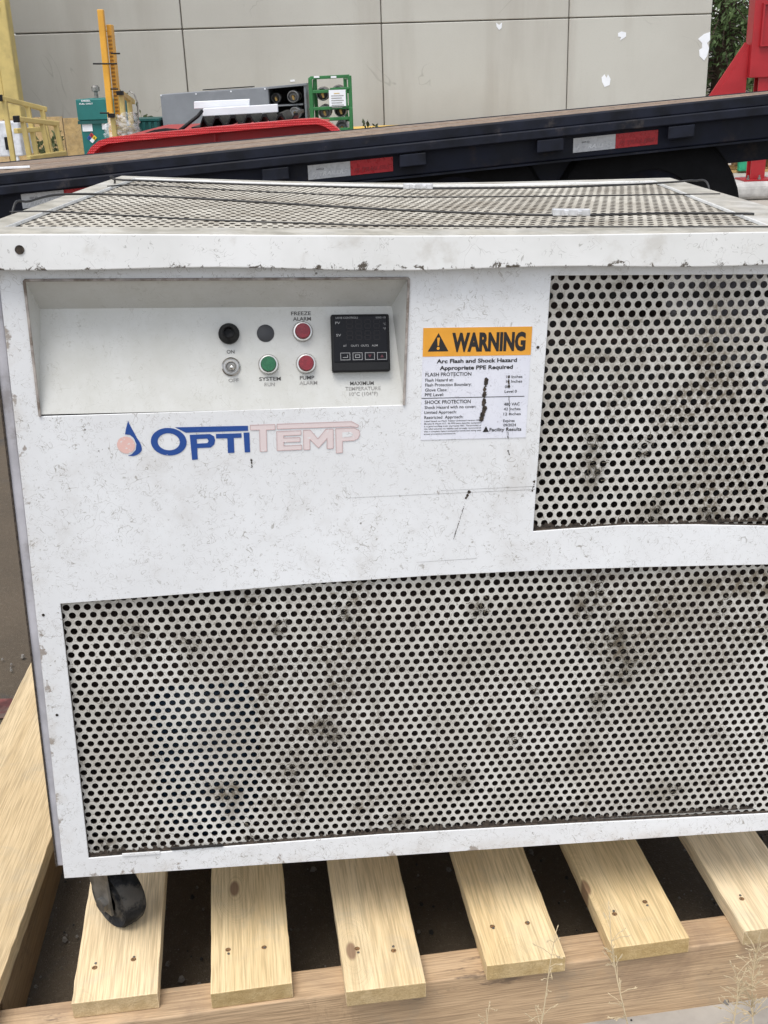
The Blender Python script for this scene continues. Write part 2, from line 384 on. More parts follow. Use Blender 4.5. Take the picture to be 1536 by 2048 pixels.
# ordered loop: top-left, top-right, bottom-right, bottom-left, mid-left
op_ctl = L([(-286, 194), (18, 193), (16, 86), (-285, 83)])
op_up = L([(137, 194), (136, -35), (170, -33.5), (221, -32), (290, -34), (362, -38), (352, 193.5)])
op_low = L([(-285, -88), (-164, -83), (-60, -78), (45, -75), (150, -74), (250, -75), (352, -77), (405, -78), (428, -363), (200, -359), (0, -357), (-140, -359), (-284, -362)])
front = plate('front_panel', face, [op_ctl, op_up, op_low], M['white'], chiller, .0016)
bv = front.modifiers.new('bevel', 'BEVEL'); bv.width = .0004; bv.segments = 1; bv.limit_method = 'ANGLE'; bv.angle_limit = R(60)
# returned edges of the openings (sheet folded inward)
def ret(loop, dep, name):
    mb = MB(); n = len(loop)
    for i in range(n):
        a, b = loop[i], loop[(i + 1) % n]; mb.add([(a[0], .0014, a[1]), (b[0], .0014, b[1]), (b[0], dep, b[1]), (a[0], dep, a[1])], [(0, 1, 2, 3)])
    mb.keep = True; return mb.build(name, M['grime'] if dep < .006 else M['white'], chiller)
def shadowgap(loop, name): return ret(loop, .0052, name)  # rims take the dark grime colour to paint in the shadow gap
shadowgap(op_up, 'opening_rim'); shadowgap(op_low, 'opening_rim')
# perforated sheets: 60 degree staggered round holes
PIT = .00912
def perforated(name, inside, x0, x1, z0, z1, mat, parent, pos, rad=.00315, phase=(0, 0), nh=12):  # hole radius about a third of the pitch
    verts = []; faces = []; rr = PIT / math.sqrt(3)
    hexo = [(rr * math.cos(R(60 * i - 30)), rr * math.sin(R(60 * i - 30))) for i in range(6)]
    hol = [(rad * math.cos(2 * math.pi * (k - 1) / nh), rad * math.sin(2 * math.pi * (k - 1) / nh)) for k in range(nh)]
    row = PIT * math.sqrt(3) / 2
    for j in range(int((z1 - z0) / row) + 1):
        for i in range(int((x1 - x0) / PIT) + 1):
            cx = x0 + phase[0] + i * PIT + (PIT / 2 if j % 2 else 0); cz = z0 + phase[1] + j * row
            if not inside(cx, cz): continue
            k = len(verts); jr = rnd.uniform(.97, 1.03)
            verts += [pos(cx + a, cz + b, 0) for a, b in hexo] + [pos(cx + a * jr, cz + b * jr, 0) for a, b in hol] + [pos(cx + a * jr, cz + b * jr, .0013) for a, b in hol]
            for e in range(6):
                e2 = (e + 1) % 6; h = [k + 6 + (2 * e + q) % nh for q in (0, 1, 2)]
                faces.append([k + e, k + e2, h[2], h[1], h[0]])
            for q in range(nh): faces.append([k + 6 + q, k + 6 + (q + 1) % nh, k + 6 + nh + (q + 1) % nh, k + 6 + nh + q])
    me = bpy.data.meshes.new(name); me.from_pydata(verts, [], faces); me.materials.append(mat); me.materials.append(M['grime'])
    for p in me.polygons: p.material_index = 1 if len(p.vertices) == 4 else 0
    at_ = me.attributes.new('grime', 'FLOAT', 'POINT'); at_.data.foreach_set('value', [grime_shade_at(v[0], v[2]) if parent is chiller else 0 for v in verts])
    o = bpy.data.objects.new(name, me); C.objects.link(o); o.parent = parent; MW[o] = MW[parent].copy(); return o
SMEARS_AND_SHADE = [(235, 40, 14, 10, .7), (250, -20, 16, 9, .6), (300, -25, 14, 9, .6), (188, 25, 12, 32, .8), (-95, -125, 12, 9, .6), (-35, -110, 13, 8, .7), (-220, -120, 9, 9, .5), (-175, -138, 12, 12, .6), (90, -112, 12, 10, .7), (228, -160, 12, 30, 1), (240, -190, 9, 18, .9), (212, -222, 12, 16, .8),
          (-60, -230, 16, 7, .9), (-45, -245, 14, 6, .9), (-85, -278, 12, 10, .8), (-265, -350, 14, 12, .8), (20, -345, 12, 12, .6), (330, -100, 60, 16, .8), (400, -95, 50, 22, 1), (200, -86, 40, 8, .7), (-150, -300, 26, 9, .9), (-145, -318, 12, 20, .6), (190, -115, 16, 14, .8), (80, -300, 18, 22, .5), (290, -330, 40, 14, .5), (-240, -200, 40, 30, .3), (150, 30, 30, 60, .35), (330, -30, 60, 14, .5), (-20, -180, 60, 30, .35)]  # wide spots at the lower opening's top right also paint its shadow gap
def grime_shade_at(x, z):
    x, z = x * 1000, z * 1000
    return min(1.0, sum(w_ * math.exp(-((x - a) / p) ** 2 - ((z - b) / q_) ** 2) for a, b, p, q_, w_ in SMEARS_AND_SHADE))
def bulge(x, z, y):                             # the lower sheet is pushed in a little, top leaning in
    t = (z + .36) / .28
    return (x, .0052 + .004 * math.exp(-((x + .16) / .11) ** 2 - ((z + .28) / .07) ** 2) + y, z)
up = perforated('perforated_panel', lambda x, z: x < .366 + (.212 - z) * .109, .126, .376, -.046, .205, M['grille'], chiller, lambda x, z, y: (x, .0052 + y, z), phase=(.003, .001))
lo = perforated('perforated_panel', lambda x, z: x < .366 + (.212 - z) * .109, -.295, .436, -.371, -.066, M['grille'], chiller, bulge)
up['label'] = 'upper right perforated grille'; lo['label'] = 'wide lower perforated grille with grime patches and painted shade'
# lint clumps caught in the holes
mb = MB()
for (px, pz, s, n_) in [(235, 40, 9, 9), (250, -20, 7, 6), (300, -25, 7, 6), (190, 20, 10, 10), (185, 50, 7, 6), (-95, -125, 8, 6), (-35, -110, 9, 8), (-220, -120, 7, 5), (-175, -138, 8, 6),
                        (90, -112, 9, 8), (225, -150, 14, 16), (240, -180, 12, 12), (215, -215, 10, 8), (-60, -230, 10, 10), (-45, -245, 9, 8), (-85, -275, 10, 8), (-265, -355, 9, 6), (20, -345, 10, 8),
                        (330, -120, 9, 7), (150, -200, 8, 5), (130, -260, 8, 5), (300, -330, 9, 6), (-130, -340, 8, 6), (-150, -300, 10, 6), (80, -300, 8, 5), (200, -90, 9, 8), (190, -120, 10, 8)]:
    for q in range(n_ * 3):
        p = Vector(((px + rnd.gauss(0, s * .55)) * mm, .0046 - rnd.uniform(0, .0022), (pz + rnd.gauss(0, s * .75)) * mm)); a = rnd.uniform(0, 6.3); P = [p]
        for k in range(4):
            a += rnd.uniform(-.9, .9); p = p + Vector((math.cos(a), rnd.uniform(-.25, .25), math.sin(a))) * rnd.uniform(.0006, .0016); P.append(p)
        mb.tube(P, rnd.uniform(.00018, .00042), 3, caps=False)
mb.build('lint', M['lint'], chiller, kind='stuff', smooth=True)
# recessed control pocket: sloping ceiling, two side cheeks, slanted panel
tz = Vector((0, .030, .086)).normalized(); nrm = Vector((-1, 0, 0)).cross(tz)
CPM = Matrix(((1, 0, 0, 0), (0, -nrm.y if nrm.y > 0 else -nrm.y, tz.y, 0), (0, -nrm.z, tz.z, .085), (0, 0, 0, 1)))
ay = tz.cross(Vector((1, 0, 0)))                 # panel inward axis
CPM = Matrix(((1, 0, 0, 0), (0, ay.y, tz.y, .0005), (0, ay.z, tz.z, .0855), (0, 0, 0, 1)))
def pan(x, t, y=0): return CPM @ Vector((x * mm, y * mm, t * mm))
mb = MB()
TL, TR = pan(-281.5, 85), pan(8, 84); BL, BRr = pan(-284.5, -1.5), pan(15.6, .5)
oTL, oTR, oBR, oBL = (-.286, .0012, .194), (.018, .0012, .193), (.016, .0012, .086), (-.285, .0012, .083)
mb.add([oTL, oTR, TR, TL], [(0, 1, 2, 3)]); mb.add([oTL, TL, BL, oBL], [(0, 1, 2, 3)]); mb.add([oTR, oBR, BRr, TR], [(0, 1, 2, 3)])
mb.build('panel_recess', M['dingy'], chiller)
mb = MB()                                        # thin raised lip round the pocket
for a, b in (((-286, 194), (18, 193)), ((18, 193), (16, 86)), ((-285, 83), (-286, 194))):
    mb.bar((a[0] * mm, -.0008, a[1] * mm), (b[0] * mm, -.0008, b[1] * mm), .0022, .0022, (0, 1, 0))
mb.build('pocket_lip', plain('rusty_lip', (.38, .34, .31), .6, 0, .2, 60, ((.12, .085, .06), .45, .8)), chiller, bevel=.0007)
mb = MB(); mb.box(-.285, .0155, 0, .0015, -.001, .0855)
cp = mb.build('control_panel', M['dingy'], None); place(cp, chiller, CPM)
cp['label'] = 'slanted recessed panel with switches and lamps'
def disc_prof(prof, x, t, mats, name, label=None, n=28):
    mb = MB()
    for pr, mi in prof: mb.lathe(pr, (x * mm, 0, t * mm), (0, -1, 0), n, mi)
    o = mb.build(name, mats, cp, smooth='angle')
    if label: o['label'] = label
    return o
q = mm
def lamp(x, t, lens, lab):
    disc_prof([([(0, 0), (8.4 * q, 0), (8.6 * q, 1.2 * q), (7.6 * q, 3.2 * q), (6.6 * q, 3.4 * q), (6.3 * q, 2.6 * q)], 0)], x, t, M['steel'], 'lamp_bezel')
    disc_prof([([(6.4 * q, 1.5 * q), (6.4 * q, 7.5 * q), (5.8 * q, 8.3 * q), (0, 8.6 * q)], 0)], x, t, lens, 'indicator_lens', lab)
lamp(-68, 63.4, M['redlens'], 'upper red indicator lens'); lamp(-66, 36.6, M['redlens'], 'lower red indicator lens'); lamp(-97.4, 36.5, M['greenlens'], 'green indicator lens')
disc_prof([([(0, 0), (8.6 * q, 0), (8.8 * q, 1.5 * q), (8.4 * q, 5 * q), (6.6 * q, 7 * q), (5.4 * q, 12 * q), (4.6 * q, 12.6 * q), (4 * q, 12 * q), (3.6 * q, 7 * q), (0, 6.6 * q)], 0)], -129.3, 62.5, M['black'], 'fuse_holder')
disc_prof([([(0, 0), (7.3 * q, 0), (7.2 * q, .7 * q), (6.8 * q, 1.0 * q), (0, 1.1 * q)], 0)], -99, 62.6, M['knobgrey'], 'hole_plug')
disc_prof([([(0, 0), (7.8 * q, 0), (7.8 * q, 1.4 * q), (7.0 * q, 2 * q), (6.2 * q, 1.5 * q), (5.6 * q, 2.4 * q), (5.2 * q, 2.4 * q)], 0), ([(5.2 * q, 2.4 * q), (5.2 * q, 3.6 * q), (4 * q, 3.8 * q), (3.4 * q, 2.6 * q), (0, 2.4 * q)], 1)], -128.5, 35.2, [M['steel'], M['zinc']], 'switch_collar')
mb = MB(); tb = Vector((-128.5 * q, -1.5 * q, 35.2 * q)); td = Vector((.1, -1, -.15)).normalized()
mb.tube([tb + td * (k * q) for k in (0, 3, 6, 9, 10.5, 11.6, 12)], [1.4 * q, 1.6 * q, 1.9 * q, 2.3 * q, 2.3 * q, 1.6 * q, .3 * q], 14)
mb.build('toggle_lever', M['steel'], cp, smooth=True)
mb = MB()
for txt, cxx, t, wd, h in (('ON', -128.5, 47.7, 6.4, 3.0), ('FREEZE', -68.9, 78.8, 16.5, 3.1), ('ALARM', -68.2, 74.2, 15, 3.1), ('SYSTEM', -96.5, 24.6, 18, 3.1), ('PUMP', -65.5, 25.0, 12, 3.1), ('MAXIMUM', -19.2, 19.4, 20, 3.1)):
    mb = MB(); mb.keep = True; put_text(mb, txt, (cxx - wd / 2) * q, (cxx + wd / 2) * q, (t - h / 2) * q, (t + h / 2) * q, -.0003, .012); mb.build('lettering', M['inkmid'], cp)
mb = MB()
for txt, cxx, t, wd, h in (('OFF', -126.8, 23.9, 8.5, 3), ('RUN', -97, 20.0, 8.5, 3), ('ALARM', -64.5, 20.6, 15, 3), ('TEMPERATURE', -18.5, 15.0, 30, 3), ('10°C (104°F)', -18, 10.5, 24, 3)):
    mb = MB(); mb.keep = True; put_text(mb, txt, (cxx - wd / 2) * q, (cxx + wd / 2) * q, (t - h / 2) * q, (t + h / 2) * q, -.0003, .006); mb.build('lettering', M['inkfade'], cp)
# temperature controller
mb = MB(); mb.box(-.0445, .0045, -.0085, 0, .0285, .0765); mb.build('temperature_controller', M['black'], cp, bevel=.0016, seg=3)
mb = MB(); mb.box(-.0425, .0025, -.0091, -.0080, .0365, .0750); mb.build('display_window', M['blackgloss'], cp, bevel=.0006)
mb = MB()
for cz in (68.0, 58.6):
    for k in range(4):
        x0 = -31.5 + k * 7.6
        sg = 1.0
        for (a, b, c_, d) in ((0, 4.6, 6.2, 7.2), (0, 4.6, 2.6, 3.6), (0, 4.6, -1, 0), (-.6, .4, 3.7, 6.2), (4.2, 5.2, 3.7, 6.2), (-.6, .4, 0, 2.6), (4.2, 5.2, 0, 2.6)):
            poly(mb, [((x0 + a) * q, (cz - 3 + c_) * q), ((x0 + b) * q, (cz - 3 + c_) * q), ((x0 + b) * q, (cz - 3 + d) * q), ((x0 + a) * q, (cz - 3 + d) * q)], -.0093)
mb.keep = True; mb.build('digit_segments', M['dim'], cp)
mb = MB()
for txt, x0, x1, zb, h in (('LOVE CONTROLS', -40.5, -22, 72.6, 1.6), ('SERIES 16B', -7, 1.5, 72.6, 1.4), ('PV', -41, -37, 68.2, 2.0), ('SV', -40.5, -36.5, 58.0, 2.0), ('AT', -35, -32, 49.3, 1.6), ('OUT1', -28.5, -22, 49.3, 1.6), ('OUT2', -20, -13.5, 49.3, 1.6), ('ALM', -11, -6, 49.3, 1.6), ('°C', -1, 1.5, 67, 1.8), ('°F', -1, 1.5, 63, 1.8)):
    put_text(mb, txt, x0 * q, x1 * q, zb * q, (zb + h) * q, -.00935, .006)
for k in range(4):
    x0 = -37.5 + k * 10.3; z0, z1 = 38.2, 44.4; w_ = 8.2; t_ = .45
    for (a, b, c_, d) in ((x0, x0 + w_, z0, z0 + t_), (x0, x0 + w_, z1 - t_, z1), (x0, x0 + t_, z0 + t_, z1 - t_), (x0 + w_ - t_, x0 + w_, z0 + t_, z1 - t_)):
        poly(mb, [(a * q, c_ * q), (b * q, c_ * q), (b * q, d * q), (a * q, d * q)], -.00935)
    if k == 0:
        poly(mb, [(q * (x0 + 2), q * 40.2), (q * (x0 + 6.2), q * 40.2), (q * (x0 + 6.2), q * 42.6), (q * (x0 + 5.7), q * 42.6), (q * (x0 + 5.7), q * 40.7), (q * (x0 + 2), q * 40.7)], -.00935)
    if k == 1:
        for (a, b, c_, d) in ((x0 + 2, x0 + 6.2, 40, 40.5), (x0 + 2, x0 + 6.2, 42.2, 42.7), (x0 + 2, x0 + 2.5, 40.5, 42.2), (x0 + 5.7, x0 + 6.2, 40.5, 42.2)):
            poly(mb, [(a * q, c_ * q), (b * q, c_ * q), (b * q, d * q), (a * q, d * q)], -.00935)
mb.keep = True; mb.build('lettering', M['panelprint'], cp)
mb = MB()
for k, s in ((2, -1), (3, 1)):
    x0 = -37.5 + k * 10.3 + 4.1
    poly(mb, [((x0 - 1.6) * q, (41.3 - s * 1.2) * q), ((x0 + 1.6) * q, (41.3 - s * 1.2) * q), (x0 * q, (41.3 + s * 1.4) * q)], -.00935)
mb.keep = True; mb.build('arrow_key_print', M['dimred'], cp)
# logo print
def lg(cx, cy):                                  # read off an enlarged view of the print
    px, py = 30 + cx / 1.92, 540 + cy / 1.92
    return ((-225 + (px - 232) * .4177) * q, (45 + (915 - .023 * (px - 285) - py) * .45) * q)
def ring(mb, cx, cy, ro, ri, y, n=40):
    k = len(mb.v); mb.v += [Vector((*lg(cx + ro[0] * math.cos(t), cy + ro[1] * math.sin(t)), 0)).xzy + Vector((0, y, 0)) for t in [2 * math.pi * j / n for j in range(n)]]
    mb.v += [Vector((*lg(cx + ri[0] * math.cos(t), cy + ri[1] * math.sin(t)), 0)).xzy + Vector((0, y, 0)) for t in [2 * math.pi * j / n for j in range(n)]]
    for j in range(n): mb.f.append([k + j, k + (j + 1) % n, k + n + (j + 1) % n, k + n + j]); mb.m.append(0)
def lpoly(mb, pts, y=-.0004): poly(mb, [lg(*p) for p in pts], y)
mb = MB(); mb.keep = True
ring(mb, 583, 660, (68, 52), (42, 32), -.0004)
lpoly(mb, [(610, 606), (888, 600), (888, 619), (650, 626)]); lpoly(mb, [(664, 634), (690, 633), (690, 727), (668, 729)])
lpoly(mb, [(690, 633), (742, 631), (757, 640), (760, 655), (756, 670), (742, 682), (690, 684), (690, 667), (730, 665), (735, 657), (730, 648), (690, 650)])
lpoly(mb, [(764, 631), (862, 628), (862, 645), (832, 646), (832, 702), (807, 703), (807, 647), (764, 648)]); lpoly(mb, [(870, 626), (893, 625), (893, 700), (872, 701)])
# drop
dr = [(436, 580)] + [(436 + 52 * math.sin(t) * (t / 2.2 if t < 2.2 else 1) ** .9, 664 - 50 * math.cos(t) - 34 * max(0, 1 - t / 1.2)) for t in [.12 * k for k in range(1, 26)]] + [(424, 712), (440, 706), (456, 690), (460, 668), (452, 646), (438, 634), (420, 632), (425, 612)]
lpoly(mb, dr)
mb.build('logo_print', M['blue'], chiller)
mb = MB(); mb.keep = True; lpoly(mb, [(421 + 34 * math.cos(.2 * k), 672 + 32 * math.sin(.2 * k)) for k in range(31)]); mb.build('logo_disc', M['disc'], chiller)
tp = [[(897, 598), (992, 595), (992, 614), (958, 615), (958, 696), (932, 697), (932, 615), (897, 616)], [(1000, 594), (1290, 584), (1318, 598), (1314, 606), (1290, 602), (1000, 612)],
      [(998, 622), (1092, 618), (1092, 634), (1024, 637), (1024, 646), (1088, 644), (1088, 660), (1024, 662), (1024, 676), (1094, 673), (1094, 690), (998, 694)],
      [(1102, 617), (1128, 616), (1158, 650), (1190, 613), (1218, 612), (1218, 686), (1194, 687), (1194, 648), (1160, 684), (1126, 650), (1126, 690), (1102, 691)],
      [(1228, 611), (1300, 608), (1320, 618), (1323, 632), (1316, 648), (1300, 656), (1254, 658), (1254, 702), (1230, 704)]]
mb = MB(); mb2 = MB(); mb.keep = mb2.keep = True
for pl_ in tp:
    lpoly(mb, pl_, -.0004)
    for i in range(len(pl_)):
        a, b = lg(*pl_[i]), lg(*pl_[(i + 1) % len(pl_)]); mb2.bar((a[0], -.0005, a[1]), (b[0], -.0005, b[1]), .00055, .0001, (0, 1, 0))
a_, b_2 = lg(1254, 624), lg(1296, 642)
mb.build('logo_print', M['pink'], chiller); mb2.keep = False; mb2.build('logo_outline', M['pinkline'], chiller)
mb = MB(); mb.keep = True; poly(mb, [lg(*p) for p in [(1254, 625), (1288, 623), (1296, 632), (1288, 641), (1254, 643)]], -.0006); mb.build('logo_counter', M['white'], chiller)
# warning label
lx0, lx1, lz1, lz0 = .031, .1235, .152, .0545
def lab(fx, fy): return (lx0 + (lx1 - lx0) * fx, lz1 - (lz1 - lz0) * fy)
mb = MB(); mb.box(lx0, lx1, -.0005, -.0001, lz0, lz1)
wl = mb.build('warning_label', M['paper'], chiller); wl['label'] = 'square warning sticker with orange header'
mb = MB(); mb.keep = True; poly(mb, [lab(0, .25), lab(1, .25), lab(1, 0), lab(0, 0)], -.0007); mb.build('header_band', M['orange'], wl)
mb = MB(); mb.keep = True
poly(mb, [lab(.045, .205), lab(.235, .205), lab(.14, .045)], -.0009); mb.build('hazard_triangle', M['ink'], wl); mb = MB(); mb.keep = True
a, b = lab(.265, .212), lab(.945, .045); put_text(mb, 'WARNING', a[0], b[0], a[1], b[1], -.0009, .05); mb.build('lettering', M['ink'], wl)
def row(txt, fx0, fx1, fy, h=.026, bold=.010):
    mb = MB(); mb.keep = True; a, b = lab(fx0, fy + h / 2), lab(fx1, fy - h / 2); put_text(mb, txt, a[0], b[0], a[1], b[1], -.0007, bold); mb.build('lettering', M['ink'], wl)
row('Arc Flash and Shock Hazard', .13, .875, .292, .036, .03); row('Appropriate PPE Required', .16, .84, .352, .036, .03)
row('FLASH PROTECTION', .03, .455, .408, .032, .012); row('Flash Hazard at:', .03, .29, .457, .027); row('Flash Protection Boundary:', .03, .46, .5, .027)
row('Glove Class:', .03, .235, .545, .027); row('PPE Level:', .03, .205, .588, .027)
row('18 Inches', .785, .935, .44, .025); row('18 Inches', .785, .935, .482, .025); row('00', .775, .815, .53, .025); row('Level 0', .775, .89, .572, .025)
row('SHOCK PROTECTION', .03, .46, .655, .032, .012); row('Shock Hazard with no cover:', .03, .51, .702, .027); row('Limited Approach:', .03, .33, .747, .027); row('Restricted  Approach:', .03, .395, .793, .027)
row('480 VAC', .775, .925, .688, .027); row('42 Inches', .775, .935, .732, .025); row('12 Inches', .775, .94, .778, .025); row('Expires', .775, .885, .84, .025); row('09/2024', .78, .9, .88, .025)
row('Facility Results', .65, .955, .92, .032, .02)
mb = MB(); mb.keep = True; poly(mb, [lab(.585, .94), lab(.645, .94), lab(.615, .885)], -.0007); mb.build('hazard_triangle', M['ink'], wl)
for k, t in enumerate(('Label based on Flash Tables Unlimited version 2015', 'Murphy & House LLC. All PPE items describe equipment', 'is in good working order and meets NEC. The provider of', 'this label assumes no liability and strongly recommends', 'that a complete hazard analysis be conducted along with', 'annual preventive maintenance.')):
    row(t, .03, .57 if k < 5 else .33, .828 + k * .0235, .013)
mb = MB(); mb.keep = True; a, b = lab(.0, .622), lab(.965, .616); poly(mb, [a, (b[0], a[1]), (b[0], b[1]), (a[0], b[1])], -.0007)
mb.build('rule_line', M['ink'], wl)
mb = MB(); mb.keep = True
a = lab(.14, .10); poly(mb, [lab(.128, .085), lab(.152, .085), lab(.146, .155), lab(.134, .155)][::-1], -.0011)
cx, cz = lab(.14, .178); poly(mb, [(cx + .0013 * math.cos(k * .6), cz + .0013 * math.sin(k * .6)) for k in range(10)], -.0011)
mb.build('header_band', M['orange'], wl)
# brown grime dribbles on label and panel
def dribble(mb, x0, z0, x1, z1, w, y, n=26):
    for k in range(n):
        t = k / (n - 1); x, z = x0 + (x1 - x0) * t, z0 + (z1 - z0) * t
        if rnd.random() < .18: continue
        s = w * (.35 + .65 * abs(math.sin(t * 9 + x0))) * rnd.uniform(.4, 1.1); ln = math.hypot(x1 - x0, z1 - z0) / n * 1.3
        c = (x + rnd.gauss(0, w * .16), z)
        poly(mb, [(c[0] + s * math.cos(a) * rnd.uniform(.6, 1.1), c[1] + max(s, ln * .6) * math.sin(a) * rnd.uniform(.6, 1.1)) for a in [j * .785 for j in range(8)]], y - k * .000002)
for dr_ in ((.0865, .108, .0845, .084, .0030, -.0010), (.0862, .083, .083, .071, .0027, -.0010), (.1055, .110, .1065, .099, .0014, -.0010, 14), (.1065, .092, .1085, .076, .0005, -.0010, 18), (.107, .064, .108, .054, .0007, -.0010, 12), (.1085, .043, .110, .039, .0008, -.0004, 8), (.0755, .006, .073, -.001, .0018, -.0004, 10), (.072, -.006, .063, -.040, .0006, -.0004, 40), (.137, .035, .1365, .018, .0009, -.0004, 12), (.1345, .014, .1325, .004, .0012, -.0004, 12), (-.1145, .042, -.114, .034, .0010, -.0004, 10)):
    mb = MB(); mb.keep = True; dribble(mb, *dr_); mb.build('grime_dribble', M['grime'], chiller)
for hx, hz in ((.1295, .134), (-.3005, -.098), (-.2985, -.2)):
    mb = MB(); mb.lathe([(0, 0), (.0013, 0), (.0013, .0004)], (hx, -.0001, hz), (0, -1, 0), 10); mb.build('screw_hole', M['grime'], chiller)
mb = MB(); mb.keep = True                         # long thin scratch lines
for (x0, z0, x1, z1) in ((-.034, .003, .135, .0055), (.05, .0072, .135, .0085), (.03, -.061, .085, -.0595)):
    poly(mb, [(x0, z0), (x1, z1), (x1, z1 + .00028), (x0, z0 + .0002)], -.0003)
mb.build('scratch', M['inkfade'], chiller)
# soot band and frayed bits along the lower edge of the wide grille
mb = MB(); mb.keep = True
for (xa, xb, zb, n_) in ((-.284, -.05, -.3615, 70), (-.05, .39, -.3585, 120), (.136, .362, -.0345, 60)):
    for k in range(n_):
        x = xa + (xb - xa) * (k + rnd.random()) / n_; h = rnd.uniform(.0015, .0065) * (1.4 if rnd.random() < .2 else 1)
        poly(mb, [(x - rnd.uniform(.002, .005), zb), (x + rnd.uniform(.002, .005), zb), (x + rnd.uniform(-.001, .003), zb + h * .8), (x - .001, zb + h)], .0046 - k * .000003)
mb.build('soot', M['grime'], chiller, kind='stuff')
mb = MB(); mb.box(-.252, -.216, -.0012, .0004, -.3615, -.3590); mb.box(-.205, -.155, -.0014, .0002, -.3575, -.3555, 1); mb.build('torn_edge_strip', [M['white'], M['ink']], chiller)
# body: shell behind the face, sheared like the lid
SH = 58
def bodypt(x, y, z): return ((x + SH * y / 500) * mm, y * mm, z * mm)
def bodyplate(name, a, b, mat, ch=chiller, bevel=0):
    mb = MB(); mb.hexa([bodypt(*p) for p in a], [bodypt(*p) for p in b]); return mb.build(name, mat, ch, bevel=bevel)
sp = bodyplate('side_panel', [(-318, 5, -373), (-308, 5, -373), (-306, 5, 212), (-316, 5, 212)], [(-318, 500, -373), (-308, 500, -373), (-306, 500, 212), (-316, 500, 212)], M['side'], bevel=.0015)
mb = MB(); mb.box(-.3165, -.3150, .0035, .006, -.372, .205); mb.build('side_panel_seam', M['grime'], chiller)
bodyplate('side_panel', [(439, 5, -382), (448, 5, -382), (383, 5, 212), (374, 5, 212)], [(439, 500, -382), (448, 500, -382), (383, 500, 212), (374, 500, 212)], M['side'])
bodyplate('back_panel', [(-316, 500, -382), (448, 500, -382), (383, 500, 212), (-314, 500, 212)], [(-316, 504, -382), (448, 504, -382), (383, 504, 212), (-314, 504, 212)], M['side'])
bodyplate('base_tray', [(-306, 3, -384), (448, 3, -384), (448, 3, -380), (-306, 3, -380)], [(-306, 500, -384), (448, 500, -384), (448, 500, -380), (-306, 500, -380)], M['side'])
bodyplate('shade_lining', [(-302, 60, -378), (436, 60, -378), (372, 60, 60), (-302, 60, 60)], [(-302, 480, -378), (436, 480, -378), (372, 480, 60), (-302, 480, 60)], M['inside'])  # dark block and sheets added so the inside looks unlit through the holes
bodyplate('shade_lining', [(-304, 496, -378), (400, 496, -378), (366, 496, 195), (-302, 496, 195)], [(-304, 499, -378), (400, 499, -378), (366, 499, 195), (-302, 499, 195)], M['inside'])
bodyplate('shade_lining', [(-305.5, 8, -378), (-304, 8, -378), (-303, 8, 200), (-305.5, 8, 200)], [(-305.5, 495, -378), (-304, 495, -378), (-303, 495, 200), (-305.5, 495, 200)], M['inside'])
bodyplate('shade_lining', [(-304, 9, -379.5), (436, 9, -379.5), (436, 9, -378.5), (-304, 9, -378.5)], [(-304, 59, -379.5), (436, 59, -379.5), (436, 59, -378.5), (-304, 59, -378.5)], M['inside'])
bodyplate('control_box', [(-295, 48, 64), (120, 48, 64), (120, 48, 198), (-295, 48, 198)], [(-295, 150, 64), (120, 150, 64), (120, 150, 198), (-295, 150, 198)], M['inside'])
mb = MB()
for k in range(9): mb.box(.14, .37, .045, .055, .165 - k * .024, .172 - k * .024)
mb.build('condenser_tubes', M['coil'], chiller)
mb = MB(); mb.lathe([(0, -.10), (.05, -.095), (.062, -.075), (.062, .06), (.05, .08), (0, .085)], (-.17, .092, -.29), (0, 0, 1), 24); mb.build('blue_tank', M['tank'], chiller, smooth=True)
mb = MB(); mb.lathe([(0, 0), (.009, 0), (.010, .004), (.010, .018), (.008, .021), (0, .021)], (-.3165 + SH * .1 * mm * 2, .1, -.014), (-1, 0, 0), 20); mb.build('side_knob', M['black'], chiller, smooth='angle')
